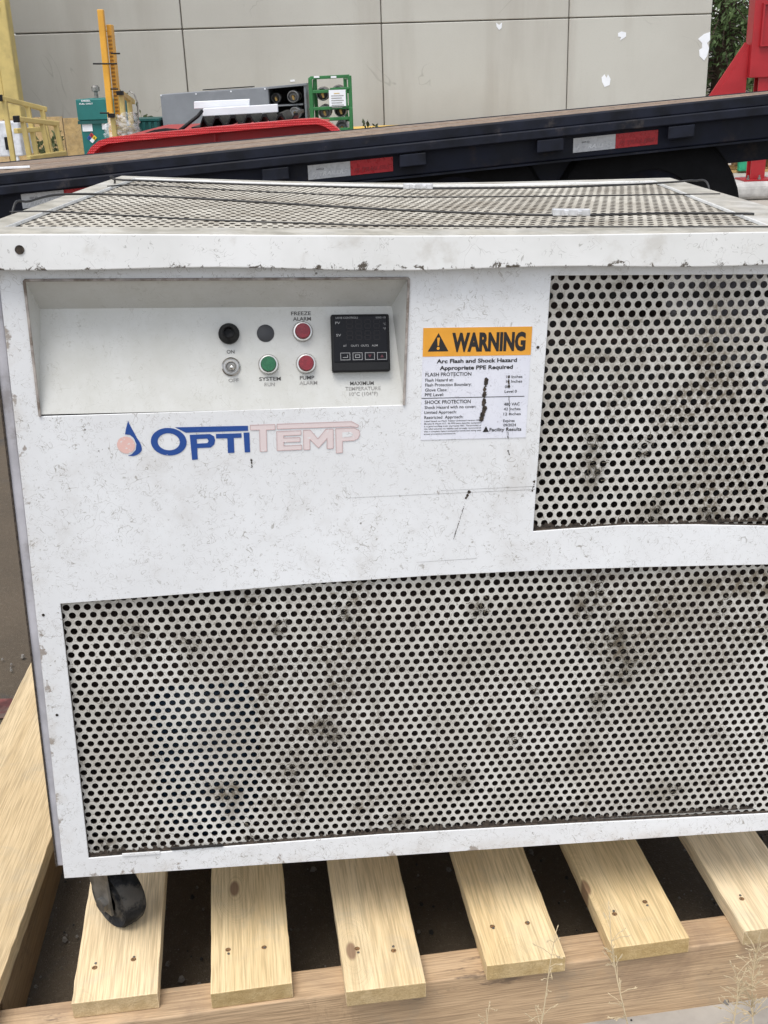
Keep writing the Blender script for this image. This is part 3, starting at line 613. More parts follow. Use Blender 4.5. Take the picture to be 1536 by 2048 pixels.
# lid
def lidz(x, y): return .230 - .0055 * max(0, min(1, y / .52)) * max(0, 1 - ((x - .08) / .36) ** 2) - .0012 * math.sin(x * 9 + 1)
OUT = [(-.330, -.015), (.388, -.015), (.425, .512), (-.262, .526)]; INN = [(-.3025, .031), (.334, .031), (.392, .480), (-.2435, .500)]
def lerp(a, b, t): return (a[0] + (b[0] - a[0]) * t, a[1] + (b[1] - a[1]) * t)
mb = MB(); N = 22
for e in range(4):
    a, b, c_, d = OUT[e], OUT[(e + 1) % 4], INN[(e + 1) % 4], INN[e]
    for k in range(N):
        t0, t1 = k / N, (k + 1) / N; quad = [lerp(a, b, t0), lerp(a, b, t1), lerp(d, c_, t1), lerp(d, c_, t0)]
        tp_ = [(p[0], p[1], lidz(*p)) for p in quad]
        wv = lambda t: .0012 * math.sin(t * 17 + e)
        b0, b1 = .0265 + wv(t0), .0265 + wv(t1)
        mb.add(tp_, [(0, 1, 2, 3)])
        mb.add([tp_[0], tp_[1], (quad[1][0], quad[1][1], tp_[1][2] - b1), (quad[0][0], quad[0][1], tp_[0][2] - b0)], [(0, 1, 2, 3)])
        n0 = Vector((-(b[1] - a[1]), b[0] - a[0], 0)).normalized() * .002
        mb.add([(quad[0][0], quad[0][1], tp_[0][2] - b0), (quad[1][0], quad[1][1], tp_[1][2] - b1), (quad[1][0] + n0.x, quad[1][1] + n0.y, tp_[1][2] - b1), (quad[0][0] + n0.x, quad[0][1] + n0.y, tp_[0][2] - b0)], [(0, 1, 2, 3)])
        mb.add([(quad[0][0] + n0.x, quad[0][1] + n0.y, tp_[0][2] - b0), (quad[1][0] + n0.x, quad[1][1] + n0.y, tp_[1][2] - b1), (quad[1][0] + n0.x, quad[1][1] + n0.y, tp_[1][2] - .002), (quad[0][0] + n0.x, quad[0][1] + n0.y, tp_[0][2] - .002)], [(0, 1, 2, 3)])
        mb.add([tp_[3], tp_[2], (quad[2][0], quad[2][1], tp_[2][2] - .003), (quad[3][0], quad[3][1], tp_[3][2] - .003)], [(0, 1, 2, 3)])
lid = mb.build('lid', M['lid'], chiller)
bmm = bmesh.new(); bmm.from_mesh(lid.data); bmesh.ops.remove_doubles(bmm, verts=bmm.verts, dist=.00005); bmesh.ops.recalc_face_normals(bmm, faces=bmm.faces); bmm.to_mesh(lid.data); bmm.free()
bv = lid.modifiers.new('bevel', 'BEVEL'); bv.width = .0022; bv.segments = 3; bv.limit_method = 'ANGLE'; bv.angle_limit = R(50)
def in_inn(x, y, g=.007):
    for i in range(4):
        a, b = INN[i], INN[(i + 1) % 4]; ln = math.hypot(b[0] - a[0], b[1] - a[1])
        if ((b[0] - a[0]) * (y - a[1]) - (b[1] - a[1]) * (x - a[0])) / ln < -g: return False
    return True
LY0 = .02
perforated('lid_mesh', lambda x, y: in_inn(x, LY0 + (y - LY0) * 1.75), -.32, .41, .02, .51, M['lidmesh'], lid, lambda x, y, d: (x, LY0 + (y - LY0) * 1.75, lidz(x, LY0 + (y - LY0) * 1.75) - .0035 - d), rad=.0027)
mb = MB(); mb.lathe([(0, 0), (.0035, 0), (.0035, .0006)], (-.284, -.0152, .2195), (0, -1, 0), 16); mb.build('bolt_hole', M['grime'], lid)
# casters
def caster(x, y, ztop, h, ang, name='caster'):
    r0 = h * .295; wd = .026; c = Vector((x, y, ztop - h + r0)); ax = Vector((math.cos(ang), math.sin(ang), 0)); fw = Vector((-ax.y, ax.x, 0))
    mb = MB(); mb.lathe([(.012, -wd / 2), (r0 * .55, -wd / 2), (r0 * .62, -wd * .40), (r0 * .80, -wd * .42), (r0 * .90, -wd / 2), (r0 * .975, -wd * .38), (r0, -wd * .15), (r0, wd * .15), (r0 * .975, wd * .38), (r0 * .9, wd / 2), (r0 * .80, wd * .42), (r0 * .62, wd * .40), (r0 * .55, wd / 2), (.012, wd / 2)], c, ax, 36)
    wh = mb.build('caster_wheel', M['rubber'], chiller, smooth='angle')
    mb = MB(); topc = Vector((x, y, ztop)) - fw * .022
    for s in (-1, 1):
        o_ = ax * s * (wd / 2 + .004); p = ax * s * .0015
        A = [c + o_ + fw * .012 - Vector((0, 0, .010)), c + o_ - fw * .012 - Vector((0, 0, .010)), topc + o_ - fw * .016 - Vector((0, 0, .022)), topc + o_ + fw * .026 - Vector((0, 0, .022))]
        mb.hexa([a - p for a in A], [a + p for a in A])
        mb.lathe([(0, 0), (.008, 0), (.008, .005), (0, .005)], c + o_ + ax * s * .0015, ax * s, 6)
    mb.box(topc.x - .028, topc.x + .028, topc.y - .022, topc.y + .022, ztop - .022, ztop - .019); mb.lathe([(0, 0), (.022, 0), (.022, .012), (0, .012)], topc - Vector((0, 0, .019)), (0, 0, 1), 20)
    mb.box(topc.x - .036, topc.x + .036, topc.y - .03, topc.y + .03, ztop - .007, ztop - .003)
    mb.build('caster_fork', M['zinc'], wh)
caster(-.270, .066, -.3835, .1130, R(222)); caster(-.20, .44, -.3835, .113, R(200)); caster(.33, .20, -.3835, .086, R(170)); caster(.40, .44, -.3835, .086, R(160))

# ------------------------------------------------------------------ cables across the lid, with strands for their shadows (laid in the cabinet frame)
def cable(label, pts, clamp, rad=.00115, z=.0014):  # also lays the strands that stand in for cable shadows
    t = thing('cable', label, 'cable', BM @ Vector((pts[0][0] * mm, pts[0][1] * mm, .23)), None, 'black cables across the lid and their shadow strands')
    P = [BM @ Vector((p[0] * mm, p[1] * mm, (lidz(p[0] * mm, p[1] * mm) + z + p[2] * mm) if p[2] > -50 else .23 + p[2] * mm)) for p in pts]
    # Catmull-Rom
    S = []
    for i in range(len(P) - 1):
        a, b, c_, d = P[max(i - 1, 0)], P[i], P[i + 1], P[min(i + 2, len(P) - 1)]
        for k in range(6):
            u = k / 6; S.append(.5 * ((2 * b) + (c_ - a) * u + (2 * a - 5 * b + 4 * c_ - d) * u * u + (3 * b - a - 3 * c_ + d) * u ** 3))
    S.append(P[-1])
    mb = MB(); mb.tube(S, rad, 8); mb.build('cable_sheath_or_shade', M['cable'], t, world=True, smooth=True)
    if clamp:
        x, y, a = clamp; c = Vector((x * mm, y * mm, lidz(x * mm, y * mm) + .005)); d = Vector((math.cos(a), math.sin(a), 0)); n_ = Vector((-d.y, d.x, 0))
        mb = MB(); mb.bar(c - d * .012, c + d * .016, .0062, .0062); mb.bar(c - d * .006 - n_ * .006, c - d * .006 + n_ * .006, .004, .005); mb.bar(c + d * .006 - n_ * .0055, c + d * .006 + n_ * .002, .004, .004)
        mb.bar(c - d * .018, c - d * .011, .009, .006)
        for k in range(len(mb.v)): mb.v[k] = BM @ mb.v[k]
        mb.build('clamp', M['clamp'], t, world=True, bevel=.0008)
    return t
cable('black cable crossing the middle of the lid with a metal clamp towards the right', [(-327, 150, -60), (-322, 168, -2), (-311, 190, 2), (-284, 223, 5), (-205, 231, 4), (-90, 205, 2), (31, 158, 1), (120, 120, 1), (170, 104, 1), (198, 103, 1), (270, 106, 1), (341, 104, 0), (352, 100, 0)], (181, 103, -.1))
cable('black cable along the back of the lid with a small clamp near the middle', [(-262, 420, -60), (-258, 418, 1), (-247, 415, 3), (-80, 412, 2), (75, 405, 1), (95, 400, 1), (238, 397, 1), (340, 408, 1), (396, 416, 2), (414, 405, 4), (422, 380, 0), (424, 360, -52)], (85, 402, -.05))
cable('thin dark strand standing in for the middle cable shadow near the lid front', [(-318, 130, -1), (-285, 132, -1), (-220, 108, -1), (-151, 84, -1.4), (-60, 66, -1.5), (17, 52, -1.5), (180, 30, -1), (330, 12, -1), (386, 4, -1)], None, .00075)  # no real wire: soft shadow of the middle cable, shaped as a strand
cable('thin dark strand behind the middle cable standing in for the back cable shadow', [(-262, 380, -1), (-230, 405, -1), (-150, 385, -1.5), (-75, 362, -1.5), (53, 326, -1.5), (200, 312, -1), (341, 302, -1), (402, 298, -1)], None, .00075)  # made-up strand in place of the shadow cast by the back cable

# ------------------------------------------------------------------ pallet
PY = R(7)
pal = thing('pallet', 'fresh pine pallet with spaced slats under the white cabinet', 'pallet', (0, .85, 0))
ZT = .108
M['nailhole'] = plain('torn_wood', (.24, .13, .055), .9, 0, .4, 600)
def slat(fx, fy, wd, ln, ang, mat, z=ZT, th=.019, nails=((.22, .05), (.68, .052)), name='slat'):
    mb = MB(); n = 60
    lw = [rnd.gauss(0, .00022) for _ in range(n + 1)]; rw = [rnd.gauss(0, .00022) for _ in range(n + 1)]
    k0 = len(mb.v)
    for i in range(n + 1):
        y = ln * i / n; e = rnd.gauss(0, .0012) if i == 0 else 0
        mb.v += [Vector((lw[i], y + e, -th)), Vector((wd + rw[i], y - e, -th)), Vector((wd + rw[i] * 1.3, y - e, 0)), Vector((lw[i] * 1.3, y + e, 0))]
    for i in range(n):
        for j in range(4): mb.f.append([i * 4 + j, i * 4 + (j + 1) % 4, (i + 1) * 4 + (j + 1) % 4, (i + 1) * 4 + j]); mb.m.append(0)
    mb.f += [[0, 1, 2, 3], [n * 4 + 3, n * 4 + 2, n * 4 + 1, n * 4]]; mb.m += [0, 0]
    o = mb.build(name, mat, None, bevel=.0009)
    place(o, pal, MW[pal].inverted() @ Matrix.Translation((fx, fy, z)) @ Matrix.Rotation(ang, 4, 'Z'))
    for (a, b) in nails:
        nb = MB(); nb.lathe([(0, .0004), (.0016, .0005), (.0024, .0006), (.0028, .0003)], (a * wd, b + rnd.uniform(-.006, .006), 0), (0, 0, 1), 10)
        nb.lathe([(0, .0010), (.0013, .0009), (.0014, .0004)], (a * wd + .0005, b, 0), (0, 0, 1), 10, 1)
        nb.build('nail_hole', [M['nailhole'], M['zinc']], o)
for fx, fy, wd, dz in ((-.321, .820, .083, 0), (-.186, .827, .080, 0), (-.053, .822, .079, .0005), (.087, .850, .081, 0), (.216, .868, .082, .0008), (.355, .886, .082, 0), (.49, .905, .082, 0)):
    slat(fx, fy, wd, .92, PY + rnd.uniform(-.006, .006), M['wood'], ZT + dz)
slat(-.520, .775, .128, 1.05, R(2.2), M['woodleft'], ZT + .012, .020, ())
def pboard(a, b, z0, z1, th, mat, name='stringer', bevel=.0015):
    a, b = Vector((*a, 0)), Vector((*b, 0)); d = (b - a).normalized(); n_ = Vector((-d.y, d.x, 0)); ln = (b - a).length
    mb = MB(); mb.box(0, th, 0, ln, z0, z1); o = mb.build(name, mat, None, bevel=bevel)
    o_M = Matrix.Translation(a) @ Matrix(((n_.x * 1, d.x, 0, 0), (n_.y, d.y, 0, 0), (0, 0, 1, 0), (0, 0, 0, 1)))
    place(o, pal, MW[pal].inverted() @ o_M)
fd = Vector((math.cos(R(7.3)), math.sin(R(7.3)), 0)); f0 = Vector((-.08, .838, 0))
A = f0 - fd * .46; B = f0 + fd * .75
pboard(A[:2], B[:2], .001, .0885, .038, M['stringer'])
for off in (.43, .86):
    o_ = Vector((-fd.y, fd.x, 0)) * off; pboard((A + fd * .17 + o_)[:2], (B + o_)[:2], .001, .0885, .038, M['stringer'])
pboard((-.402, .853), (-.470, 1.75), .012, .0995, .026, M['stain'], 'side_board')

# dry grass in front of the pallet
M['straw'] = plain('dry_straw', (.58, .47, .30), .8); 
def grass(label, base, tip, n, spread, seed, Y=.82):
    rg = random.Random(seed)
    b = at(*base, Y); b.z = max(b.z, .0); b2 = at(*tip, Y + .01); t = thing('dry_grass', label, 'grass', (b.x, b.y, 0), None, 'dry grass stalks before the pallet')
    root = Vector((b.x + (b.x - b2.x) * .2, b.y - .02, .002)); st = MB(); sd = MB()
    stem = [root.lerp(b2, k / 12) + Vector((math.sin(k * .33 + seed) * .005 * (k / 12), 0, 0)) for k in range(13)]
    st.tube(stem, [.0009 * (1 - .6 * k / 12) for k in range(13)], 5)
    for k in range(n):
        p = stem[rg.randint(5, 12)]; d = Vector((rg.uniform(-1, 1), rg.uniform(-.5, .5), rg.uniform(.1, 1))).normalized(); ln = rg.uniform(.3, 1) * spread
        e = p + d * ln; st.tube([p, p.lerp(e, .5) + Vector((0, 0, .002)), e], .00032, 4)
        for q_ in range(rg.randint(1, 3)):
            c = p.lerp(e, rg.uniform(.6, 1)); dd = (d + Vector((rg.uniform(-.6, .6), rg.uniform(-.4, .4), rg.uniform(-.3, .8)))).normalized(); s = rg.uniform(.0028, .0048)
            sd.tube([c, c + dd * s * .5, c + dd * s], [.0002, .0006, .0001], 5)
    st.build('stem', M['straw'], t, world=True); sd.build('seed_heads', M['straw'], t, world=True, kind='stuff')
grass('thin dry grass stalk crossing the end of the fourth slat', (1060, 2075), (1118, 1885), 20, .022, 1)
grass('dry grass stalk bending up beside the fifth slat end', (1262, 2075), (1224, 1856), 24, .024, 2)
grass('bushy dry grass tuft at the right before the stringer', (1500, 2070), (1506, 1905), 80, .026, 3, .84)
grass('sparse dry grass stalk left of the bushy tuft at lower right', (1452, 2075), (1470, 1950), 30, .026, 5, .83)
grass('short dry grass stalk low before the third and fourth slats', (985, 2090), (962, 2018), 12, .018, 4)

# ------------------------------------------------------------------ background: building
WY = R(7.5); wx = Vector((math.cos(WY), math.sin(WY), 0)); wn = Vector((-math.sin(WY), math.cos(WY), 0))
WP = at(20, 140, 12.5); WP.z = 0
def wall_concrete():
    m = NT('painted_concrete', .85); n1 = m.noise(.5, 5, .6); n2 = m.noise(60, 4, .7)
    c = m.mix(m.ramp(n1, .3, .7), (.44, .425, .38), (.50, .49, .44))
    st = m.scale((2.2, 2.2, .25)); c = m.mix(m.math('MULTIPLY', m.ramp(m.noise(1, 5, .6, 0, st), .45, .75), .6), c, (.37, .345, .30))
    a = m.noise(.55, 4, .6, .8); ck = m.ramp(m.math('ABSOLUTE', m.math('SUBTRACT', a, .5)), 0, .0035, 1, 0)
    ck = m.math('MULTIPLY', ck, m.ramp(m.noise(1.1, 2), .5, .58)); c = m.mix(m.math('MULTIPLY', ck, .35), c, (.2, .185, .16))
    c = m.mix(m.math('MULTIPLY', m.ramp(n2, .5, .8), .25), c, (.33, .31, .265))
    m.base(c); m.bump(n2, .25, .004); return m.mat
M['wall'] = wall_concrete()
M['patch'] = plain('bare_white_patch', (.80, .82, .85), .8, 0, .03, 6)
M['joint'] = plain('dark_joint', (.17, .15, .125), .9)
bld = thing('warehouse_building', 'beige concrete panel building filling the background behind the trailers', 'building', WP, Matrix.Rotation(WY, 3, 'Z'))
def wl_(u, v): p = onplane(u, v, WP, wn); q_ = MW[bld].inverted() @ p; return q_.x, q_.z
seams = [wl_(*p)[0] for p in ((38, 150), (373, 150), (766, 150), (1135, 150), (1415, 150))]
zj = wl_(760, 47)[1]; g_ = .0055
for i in range(4):
    for z0, z1 in ((0, zj), (zj, 7.0)):
        mb = MB(); mb.box(seams[i] + (g_ if i else 0), seams[i + 1] - (g_ if i < 3 else 0), 0, .18, z0 + (g_ if z0 else 0), z1 - (g_ if z1 < 6 else 0))
        mb.build('concrete_panel', M['wall'], bld, bevel=.008, seg=1)
mb = MB(); mb.box(seams[0] + .02, seams[4] - .02, .03, .19, .01, 6.98); mb.build('joint_backing', M['joint'], bld)
for xa, xb in ((seams[4] - .18, seams[4] - .001), (seams[0] + .001, seams[0] + .18)):
    mb = MB(); mb.box(xa, xb, .191, 6, 0, 6.79); mb.build('return_wall', M['wall'], bld)
mb = MB(); mb.box(seams[0], seams[4], .19, 6, 6.8, 6.96); mb.build('roof', M['joint'], bld)
for pts in ([(992, 45), (998, 50), (1004, 45), (1003, 56), (998, 60), (993, 53)], [(1236, 66), (1243, 63), (1252, 65), (1252, 73), (1246, 77), (1240, 81), (1242, 74), (1236, 73)],
            [(1203, 155), (1209, 149), (1213, 156), (1216, 149), (1221, 158), (1219, 170), (1209, 174), (1204, 164)],
            [(1396, 78), (1408, 68), (1420, 64), (1420, 80), (1414, 86), (1418, 96), (1414, 112), (1408, 121), (1399, 112), (1398, 100), (1404, 96), (1404, 86)], [(580, 160), (589, 159), (590, 163), (581, 164)]):
    mb = MB(); P = [wl_(*p) for p in pts]; n = len(P)
    mb.add([(p[0], -.004, p[1]) for p in P] + [(p[0], .002, p[1]) for p in P], [list(range(n))] + [(i, (i + 1) % n, n + (i + 1) % n, n + i) for i in range(n)])
    mb.build('peeled_patch', M['patch'], bld)
# yellow kerb board along the wall base
M['yellow'] = plain('yellow_paint', (.66, .43, .10), .5, 0, .1, 6, ((.30, .20, .08), .58, .5))
M['paleyellow'] = plain('pale_yellow_paint', (.54, .42, .15), .5, 0, .1, 5, ((.28, .2, .08), .56, .45))
M['orangepaint'] = plain('orange_yellow_paint', (.74, .38, .04), .45, 0, .08, 5)
kb = thing('yellow_barrier', 'low yellow barrier beam at the foot of the beige wall', 'barrier', bld.matrix_world @ Vector((0, -.35, 0)), Matrix.Rotation(WY, 3, 'Z'))
mb = MB(); mb.box(seams[1] - .2, seams[3] - .3, -.06, .06, .14, .40); mb.build('barrier_beam', M['yellow'], kb, bevel=.02)
for x in (seams[1] + .1, seams[2], seams[3] - .8):
    mb = MB(); mb.box(x - .05, x + .05, .062, .14, .0, .38); mb.build('barrier_post', M['yellow'], kb)
# yellow steel door frame at far left
mb = MB()
Y0 = 11.2; a = at(-200, 150, Y0); b = at(31, 150, Y0); 
col = thing('yellow_column', 'tall pale yellow steel column at the left edge beside the beige wall', 'column', (b.x, Y0, 0))
mb.box(b.x - .14, b.x, Y0, Y0 + .16, 0, 6.5); mb.build('column_flange', M['paleyellow'], col, world=True, bevel=.012)
mb = MB(); mb.box(b.x - .30, b.x - .146, Y0 + .03, Y0 + .14, 0, 6.5); mb.build('column_web', M['paleyellow'], col, world=True, bevel=.008)
for z in (.8, 1.6, 2.4):
    mb = MB(); mb.lathe([(0, 0), (.018, 0), (.018, .014), (0, .014)], (b.x - .07, Y0 - .001, z), (0, -1, 0), 6); mb.build('bolt', M['zinc'], col, world=True)
dk = MB(); dk.box(b.x - 2.6, b.x - .32, Y0 + .10, Y0 + .2, 0, 3.4); o = dk.build('dark_opening', plain('dark_opening_shade', (.035, .022, .018), .8)); tag(o, 'dark slab painted as the shade in the opening left of the yellow column', 'door')  # flat dark slab in place of a shaded opening

# plywood hoarding with weeds
M['ply'] = wood('tan_plywood', (.42, .28, .12), (.54, .37, .17), .25, ((.22, .15, .08), .5))
pf = thing('plywood_hoarding', 'tan plywood boards standing behind the yellow rails at left', 'fence', (at(100, 300, 10.2).x, 10.2, 0))
ztop = at(100, 236, 10.2).z
for k in range(4):
    xa = at(-40 + k * 58, 300, 10.2).x; xb = at(-40 + (k + 1) * 58, 300, 10.2).x - .008
    mb = MB(); mb.box(xa, xb, 10.2, 10.225, .0, ztop + rnd.uniform(-.012, .012)); mb.build('board', M['ply'], pf, world=True)
M['leaf'] = plain('weed_leaf', (.075, .10, .035), .7, 0, .3, 6); M['leafdry'] = plain('dry_weed', (.20, .19, .10), .8)
def weed(label, u, v0, v1, Y, wpx, n, seed, dry=False, base=None):
    rg = random.Random(seed); p = at(u, v0, Y); top = at(u, v1, Y).z; wd = at(u + wpx, v0, Y).x - p.x; z0 = 0 if base is None else base
    t = thing('weed', label, 'weed', (p.x, Y, z0), None, 'weeds growing by the wall'); st = MB(); lf = MB()
    for k in range(max(5, n // 12)):
        e = Vector((p.x + rg.uniform(-1, 1) * wd * .5, Y + rg.uniform(-.1, .1), z0 + (top - z0) * rg.uniform(.6, 1))); b_ = Vector((p.x + rg.uniform(-.04, .04), Y, z0))
        mid = b_.lerp(e, .5) + Vector((rg.uniform(-.05, .05), 0, .05)); S = [b_, mid, e]; st.tube(S, [.006, .004, .0015], 5)
        for q_ in range(12):
            tt = rg.uniform(.25, 1); c = b_.lerp(mid, tt * 2) if tt < .5 else mid.lerp(e, tt * 2 - 1)
            d = Vector((rg.uniform(-1, 1), rg.uniform(-.6, .6), rg.uniform(-.2, .9))).normalized(); s = rg.uniform(.04, .09); sd_ = d.cross(Vector((0, 1, .3))).normalized() * s * .22
            lf.add([c, c + d * s * .5 + sd_, c + d * s, c + d * s * .5 - sd_], [(0, 1, 2, 3)])
    st.build('stalks', M['leafdry'], t, world=True); lf.build('leaves', M['leafdry'] if dry else M['leaf'], t, world=True)
weed('leafy weed tangled between the yellow rails at left', 105, 320, 245, 9.6, 70, 110, 11)
weed('tall thin weed against the wall above the teal tank', 252, 260, 155, 11.6, 60, 60, 12, True)
weed('bushy weed beside the grey cabinet', 298, 262, 200, 11.0, 60, 130, 13)
weed('small weed tuft at the wall foot right of the green cage', 752, 262, 236, 12.3, 60, 90, 14)
# white utility box at far left
ub = thing('white_utility_box', 'white metal box on a thin leg with black handle at the left edge', 'box', (at(5, 330, 8.6).x, 8.6, 0))
a, b = at(-45, 315, 8.6), at(36, 243, 8.6)
mb = MB(); mb.box(a.x, b.x, 8.6, 8.9, a.z, b.z); mb.build('cabinet', plain('white_metal', (.66, .68, .72), .45), ub, world=True, bevel=.01)
mb = MB(); c_ = at(15, 288, 8.6); mb.box(c_.x - .012, c_.x + .012, 8.575, 8.598, c_.z - .04, c_.z + .05); mb.build('handle', M['black'], ub, world=True, bevel=.004)
for u in (-40, 33):
    p = at(u, 320, 8.6); mb = MB(); mb.box(p.x - .012, p.x + .012, 8.61, 8.64, 0, a.z - .002); mb.build('leg', M['patch'], ub, world=True)

# yellow rail frames at left
def railframe(label, tops, posts, bottoms, Y, th, cap):
    p = at(*posts[0][1], Y); t = thing('yellow_rail_frame', label, 'rail', (p.x, Y, 0), None, 'yellow rail frames')
    for (q0, q1) in tops + bottoms:
        mb = MB(); mb.bar(at(*q0, Y), at(*q1, Y + .3), th, th, (0, 0, 1)); mb.build('rail', M['paleyellow'], t, world=True, bevel=.006)
    for (q0, q1) in posts:
        f_ = (q0[0] - tops[0][0][0]) / max(1, tops[0][1][0] - tops[0][0][0]) * .3
        mb = MB(); mb.bar(at(*q0, Y + f_), at(*q1, Y + f_), th * 1.0, th * .9, (0, 1, 0)); mb.build('post', M['paleyellow'], t, world=True, bevel=.006)
    for c in cap:
        k = at(*c, Y - .005); mb = MB(); mb.box(k.x - th * .65, k.x + th * .5, k.y - th * .6, k.y + th * .55, k.z - th * .62, k.z + th * .62); mb.build('end_cap', M['black'], t, world=True, bevel=.005)
    return t
r1 = railframe('yellow rail frame standing against the left edge, further of the pair', [((0, 196), (92, 219))], [((8, 199), (31, 345)), ((55, 213), (80, 345)), ((84, 219), (110, 345))], [((31, 262), (88, 258))], 8.0, .034, [(0, 196)])
r2 = railframe('yellow rail frame with three posts standing beside the trailer deck, nearer of the pair', [((34, 238), (116, 248))], [((46, 243), (65, 345)), ((84, 246), (106, 345)), ((112, 250), (133, 345))], [((57, 317), (131, 306))], 7.2, .032, [(34, 238)])

# teal fuel tank
M['teal'] = plain('teal_enamel', (.012, .155, .145), .45, 0, .1, 4); M['tealdark'] = plain('dark_teal_enamel', (.008, .085, .08), .5, 0, .15, 4)
Yt = 9.6
tank = thing('fuel_tank', 'teal fuel tank cabinet with hazard diamond behind the trailer', 'tank', (at(190, 300, Yt).x, Yt, 0))
a, b = at(156, 243, Yt), at(233, 196, Yt); mb = MB(); mb.box(a.x, b.x, Yt, Yt + .6, a.z + .006, b.z); mb.build('upper_housing', M['teal'], tank, world=True, bevel=.008)
c_, d = at(159, 243, Yt), at(240, 320, Yt); mb = MB(); mb.box(c_.x, d.x, Yt + .02, Yt + .75, .0, c_.z); mb.build('lower_housing', M['teal'], tank, world=True, bevel=.008)
mb = MB(); mb.box(c_.x - .015, d.x + .01, Yt + .0, Yt + .76, c_.z - .022, c_.z + .004); mb.build('housing_rim', M['tealdark'], tank, world=True)
mb = MB(); mb.keep = True
for txt, u0, u1, vb, vt in (('DIESEL', 163, 181, 203.5, 199.5), ('FUEL ONLY', 159, 186, 209.5, 205.5)):
    mb = MB(); mb.keep = True; p, q_ = at(u0, vb, Yt), at(u1, vt, Yt); put_text(mb, txt, p.x, q_.x, p.z, q_.z, Yt - .004, .02); mb.build('lettering', M['patch'], tank, world=True)
for (u0, v0, u1, v1) in ((166, 263, 184, 247), (205, 259, 212, 246)):
    p, q_ = at(u0, v0, Yt + .02), at(u1, v1, Yt + .02); mb = MB(); mb.box(p.x, q_.x, Yt + .014, Yt + .019, p.z, q_.z); mb.build('paper_notice', M['patch'], tank, world=True)
cc = at(183, 276, Yt); s = .021
for dx, dz, mt, tx in ((0, s, 'redprint', '2'), (-s, 0, 'blueprint', '0'), (s, 0, 'yellowprint', '0'), (0, -s, 'patch', '')):
    if mt not in M: M[mt] = plain(mt, {'redprint': (.45, .03, .04), 'blueprint': (.02, .09, .35), 'yellowprint': (.75, .55, .03)}[mt], .5)
    mb = MB(); k = cc + Vector((dx, .012, dz)); e = s * .96
    mb.hexa([k + Vector(v) for v in ((-e, 0, 0), (0, 0, -e), (e, 0, 0), (0, 0, e))], [k + Vector(v) for v in ((-e, .006, 0), (0, .006, -e), (e, .006, 0), (0, .006, e))]); mb.build('hazard_square', M[mt], tank, world=True)
    if tx:
        mb = MB(); mb.keep = True; put_text(mb, tx, k.x - .006, k.x + .006, k.z - .009, k.z + .009, k.y - .003, .02); mb.build('lettering', M['ink'], tank, world=True)
mb = MB(); p = at(192, 186, Yt + .3); mb.lathe([(0, -.06), (.016, -.06), (.016, -.005), (.034, 0), (.034, .03), (.02, .045), (0, .048)], (p.x, Yt + .3, at(192, 196, Yt + .3).z + .055), (0, 0, 1), 16); mb.build('vent_cap', M['zinc'], tank, world=True, smooth='angle')
# green ribbed bin behind
Yb = 10.3; a, b = at(250, 262, Yb), at(315, 237, Yb)
bn = thing('ribbed_bin', 'dark green ribbed bin between the wrapped rack and the grey cabinet', 'bin', (a.x, Yb, 0))
mb = MB(); mb.box(a.x, b.x, Yb, Yb + .5, 0, b.z - .02); mb.build('bin_body', M['tealdark'], bn, world=True, bevel=.01)
mb = MB(); mb.box(a.x - .015, b.x + .015, Yb - .015, Yb + .515, b.z - .018, b.z); mb.build('bin_rim', M['tealdark'], bn, world=True)
for k in range(6):
    x = a.x + .02 + (b.x - a.x - .04) * k / 5; mb = MB(); mb.box(x - .012, x + .012, Yb - .013, Yb - .0008, .05, b.z - .025); mb.build('rib', M['tealdark'], bn, world=True)

# tall orange rack upright leaning up
Yu = 8.9
ur = thing('rack_upright', 'tall narrow orange slotted rack upright standing above the teal tank', 'rack', (at(222, 300, Yu).x, Yu, 0))
P0_, P1_ = at(226, 345, Yu), at(201, 19, Yu); ext = .0
wdu = at(212, 120, Yu).x - at(200, 120, Yu).x
mb = MB(); dn = P0_.copy(); dn.z = 0; dn.x += .02
mb.bar(dn, P1_, wdu, .05, (0, 1, 0)); mb.build('front_channel', M['orangepaint'], ur, world=True, bevel=.006)
mb = MB(); sd0 = dn + Vector((wdu * .95, .10, 0)); sd1 = P1_ + Vector((wdu * .78, .10, -.10)); mb.bar(sd0, sd1, wdu * .8, .10, (0, 1, 0)); mb.build('side_channel', M['orangepaint'], ur, world=True, bevel=.004)
M['slot'] = plain('slot_shadow', (.30, .15, .03), .8)
for k in range(30):
    t = .34 + .62 * k / 30; c = sd0.lerp(sd1, t) + Vector((0, -.053, 0)); mb = MB(); mb.box(c.x - .012, c.x + .014, c.y, c.y + .003, c.z - .008, c.z + .006); mb.build('slot', M['slot'], ur, world=True)
for (u0, u1, v) in ((186, 234, 127.5), (222, 240, 107), (200, 218, 226), (221, 236, 178)):
    mb = MB(); mb.tube([at(u0, v, Yu - .06), at(u1, v, Yu - .06)], .006, 6); mb.build('tie_rod', M['black'], ur, world=True)
# wrapped yellow frame
Yw = 8.5
wf = thing('wrapped_rail_frame', 'yellow rail frame partly wrapped in clear plastic beside the teal tank', 'rail', (at(250, 300, Yw).x, Yw, 0))
for (q0, q1, y0, y1) in (((243, 188), (256, 345), 0, 0), ((258, 196), (272, 345), .25, .25), ((225, 232), (240, 345), -.1, -.1), ((243, 187), (266, 204), 0, .4), ((225, 231), (246, 250), -.1, .2), ((228, 258), (268, 258), -.1, .2)):
    mb = MB(); mb.bar(at(*q0, Yw + y0), at(*q1, Yw + y1), .034, .034, (0, 1, 0)); mb.build('rail', M['paleyellow'], wf, world=True, bevel=.005)
for c in ((241, 186), (224, 231)):
    k = at(*c, Yw - .03 if c[0] > 230 else Yw - .13); mb = MB(); mb.box(k.x - .026, k.x + .02, k.y - .02, k.y + .02, k.z - .014, k.z + .014); mb.build('end_cap', M['black'], wf, world=True)
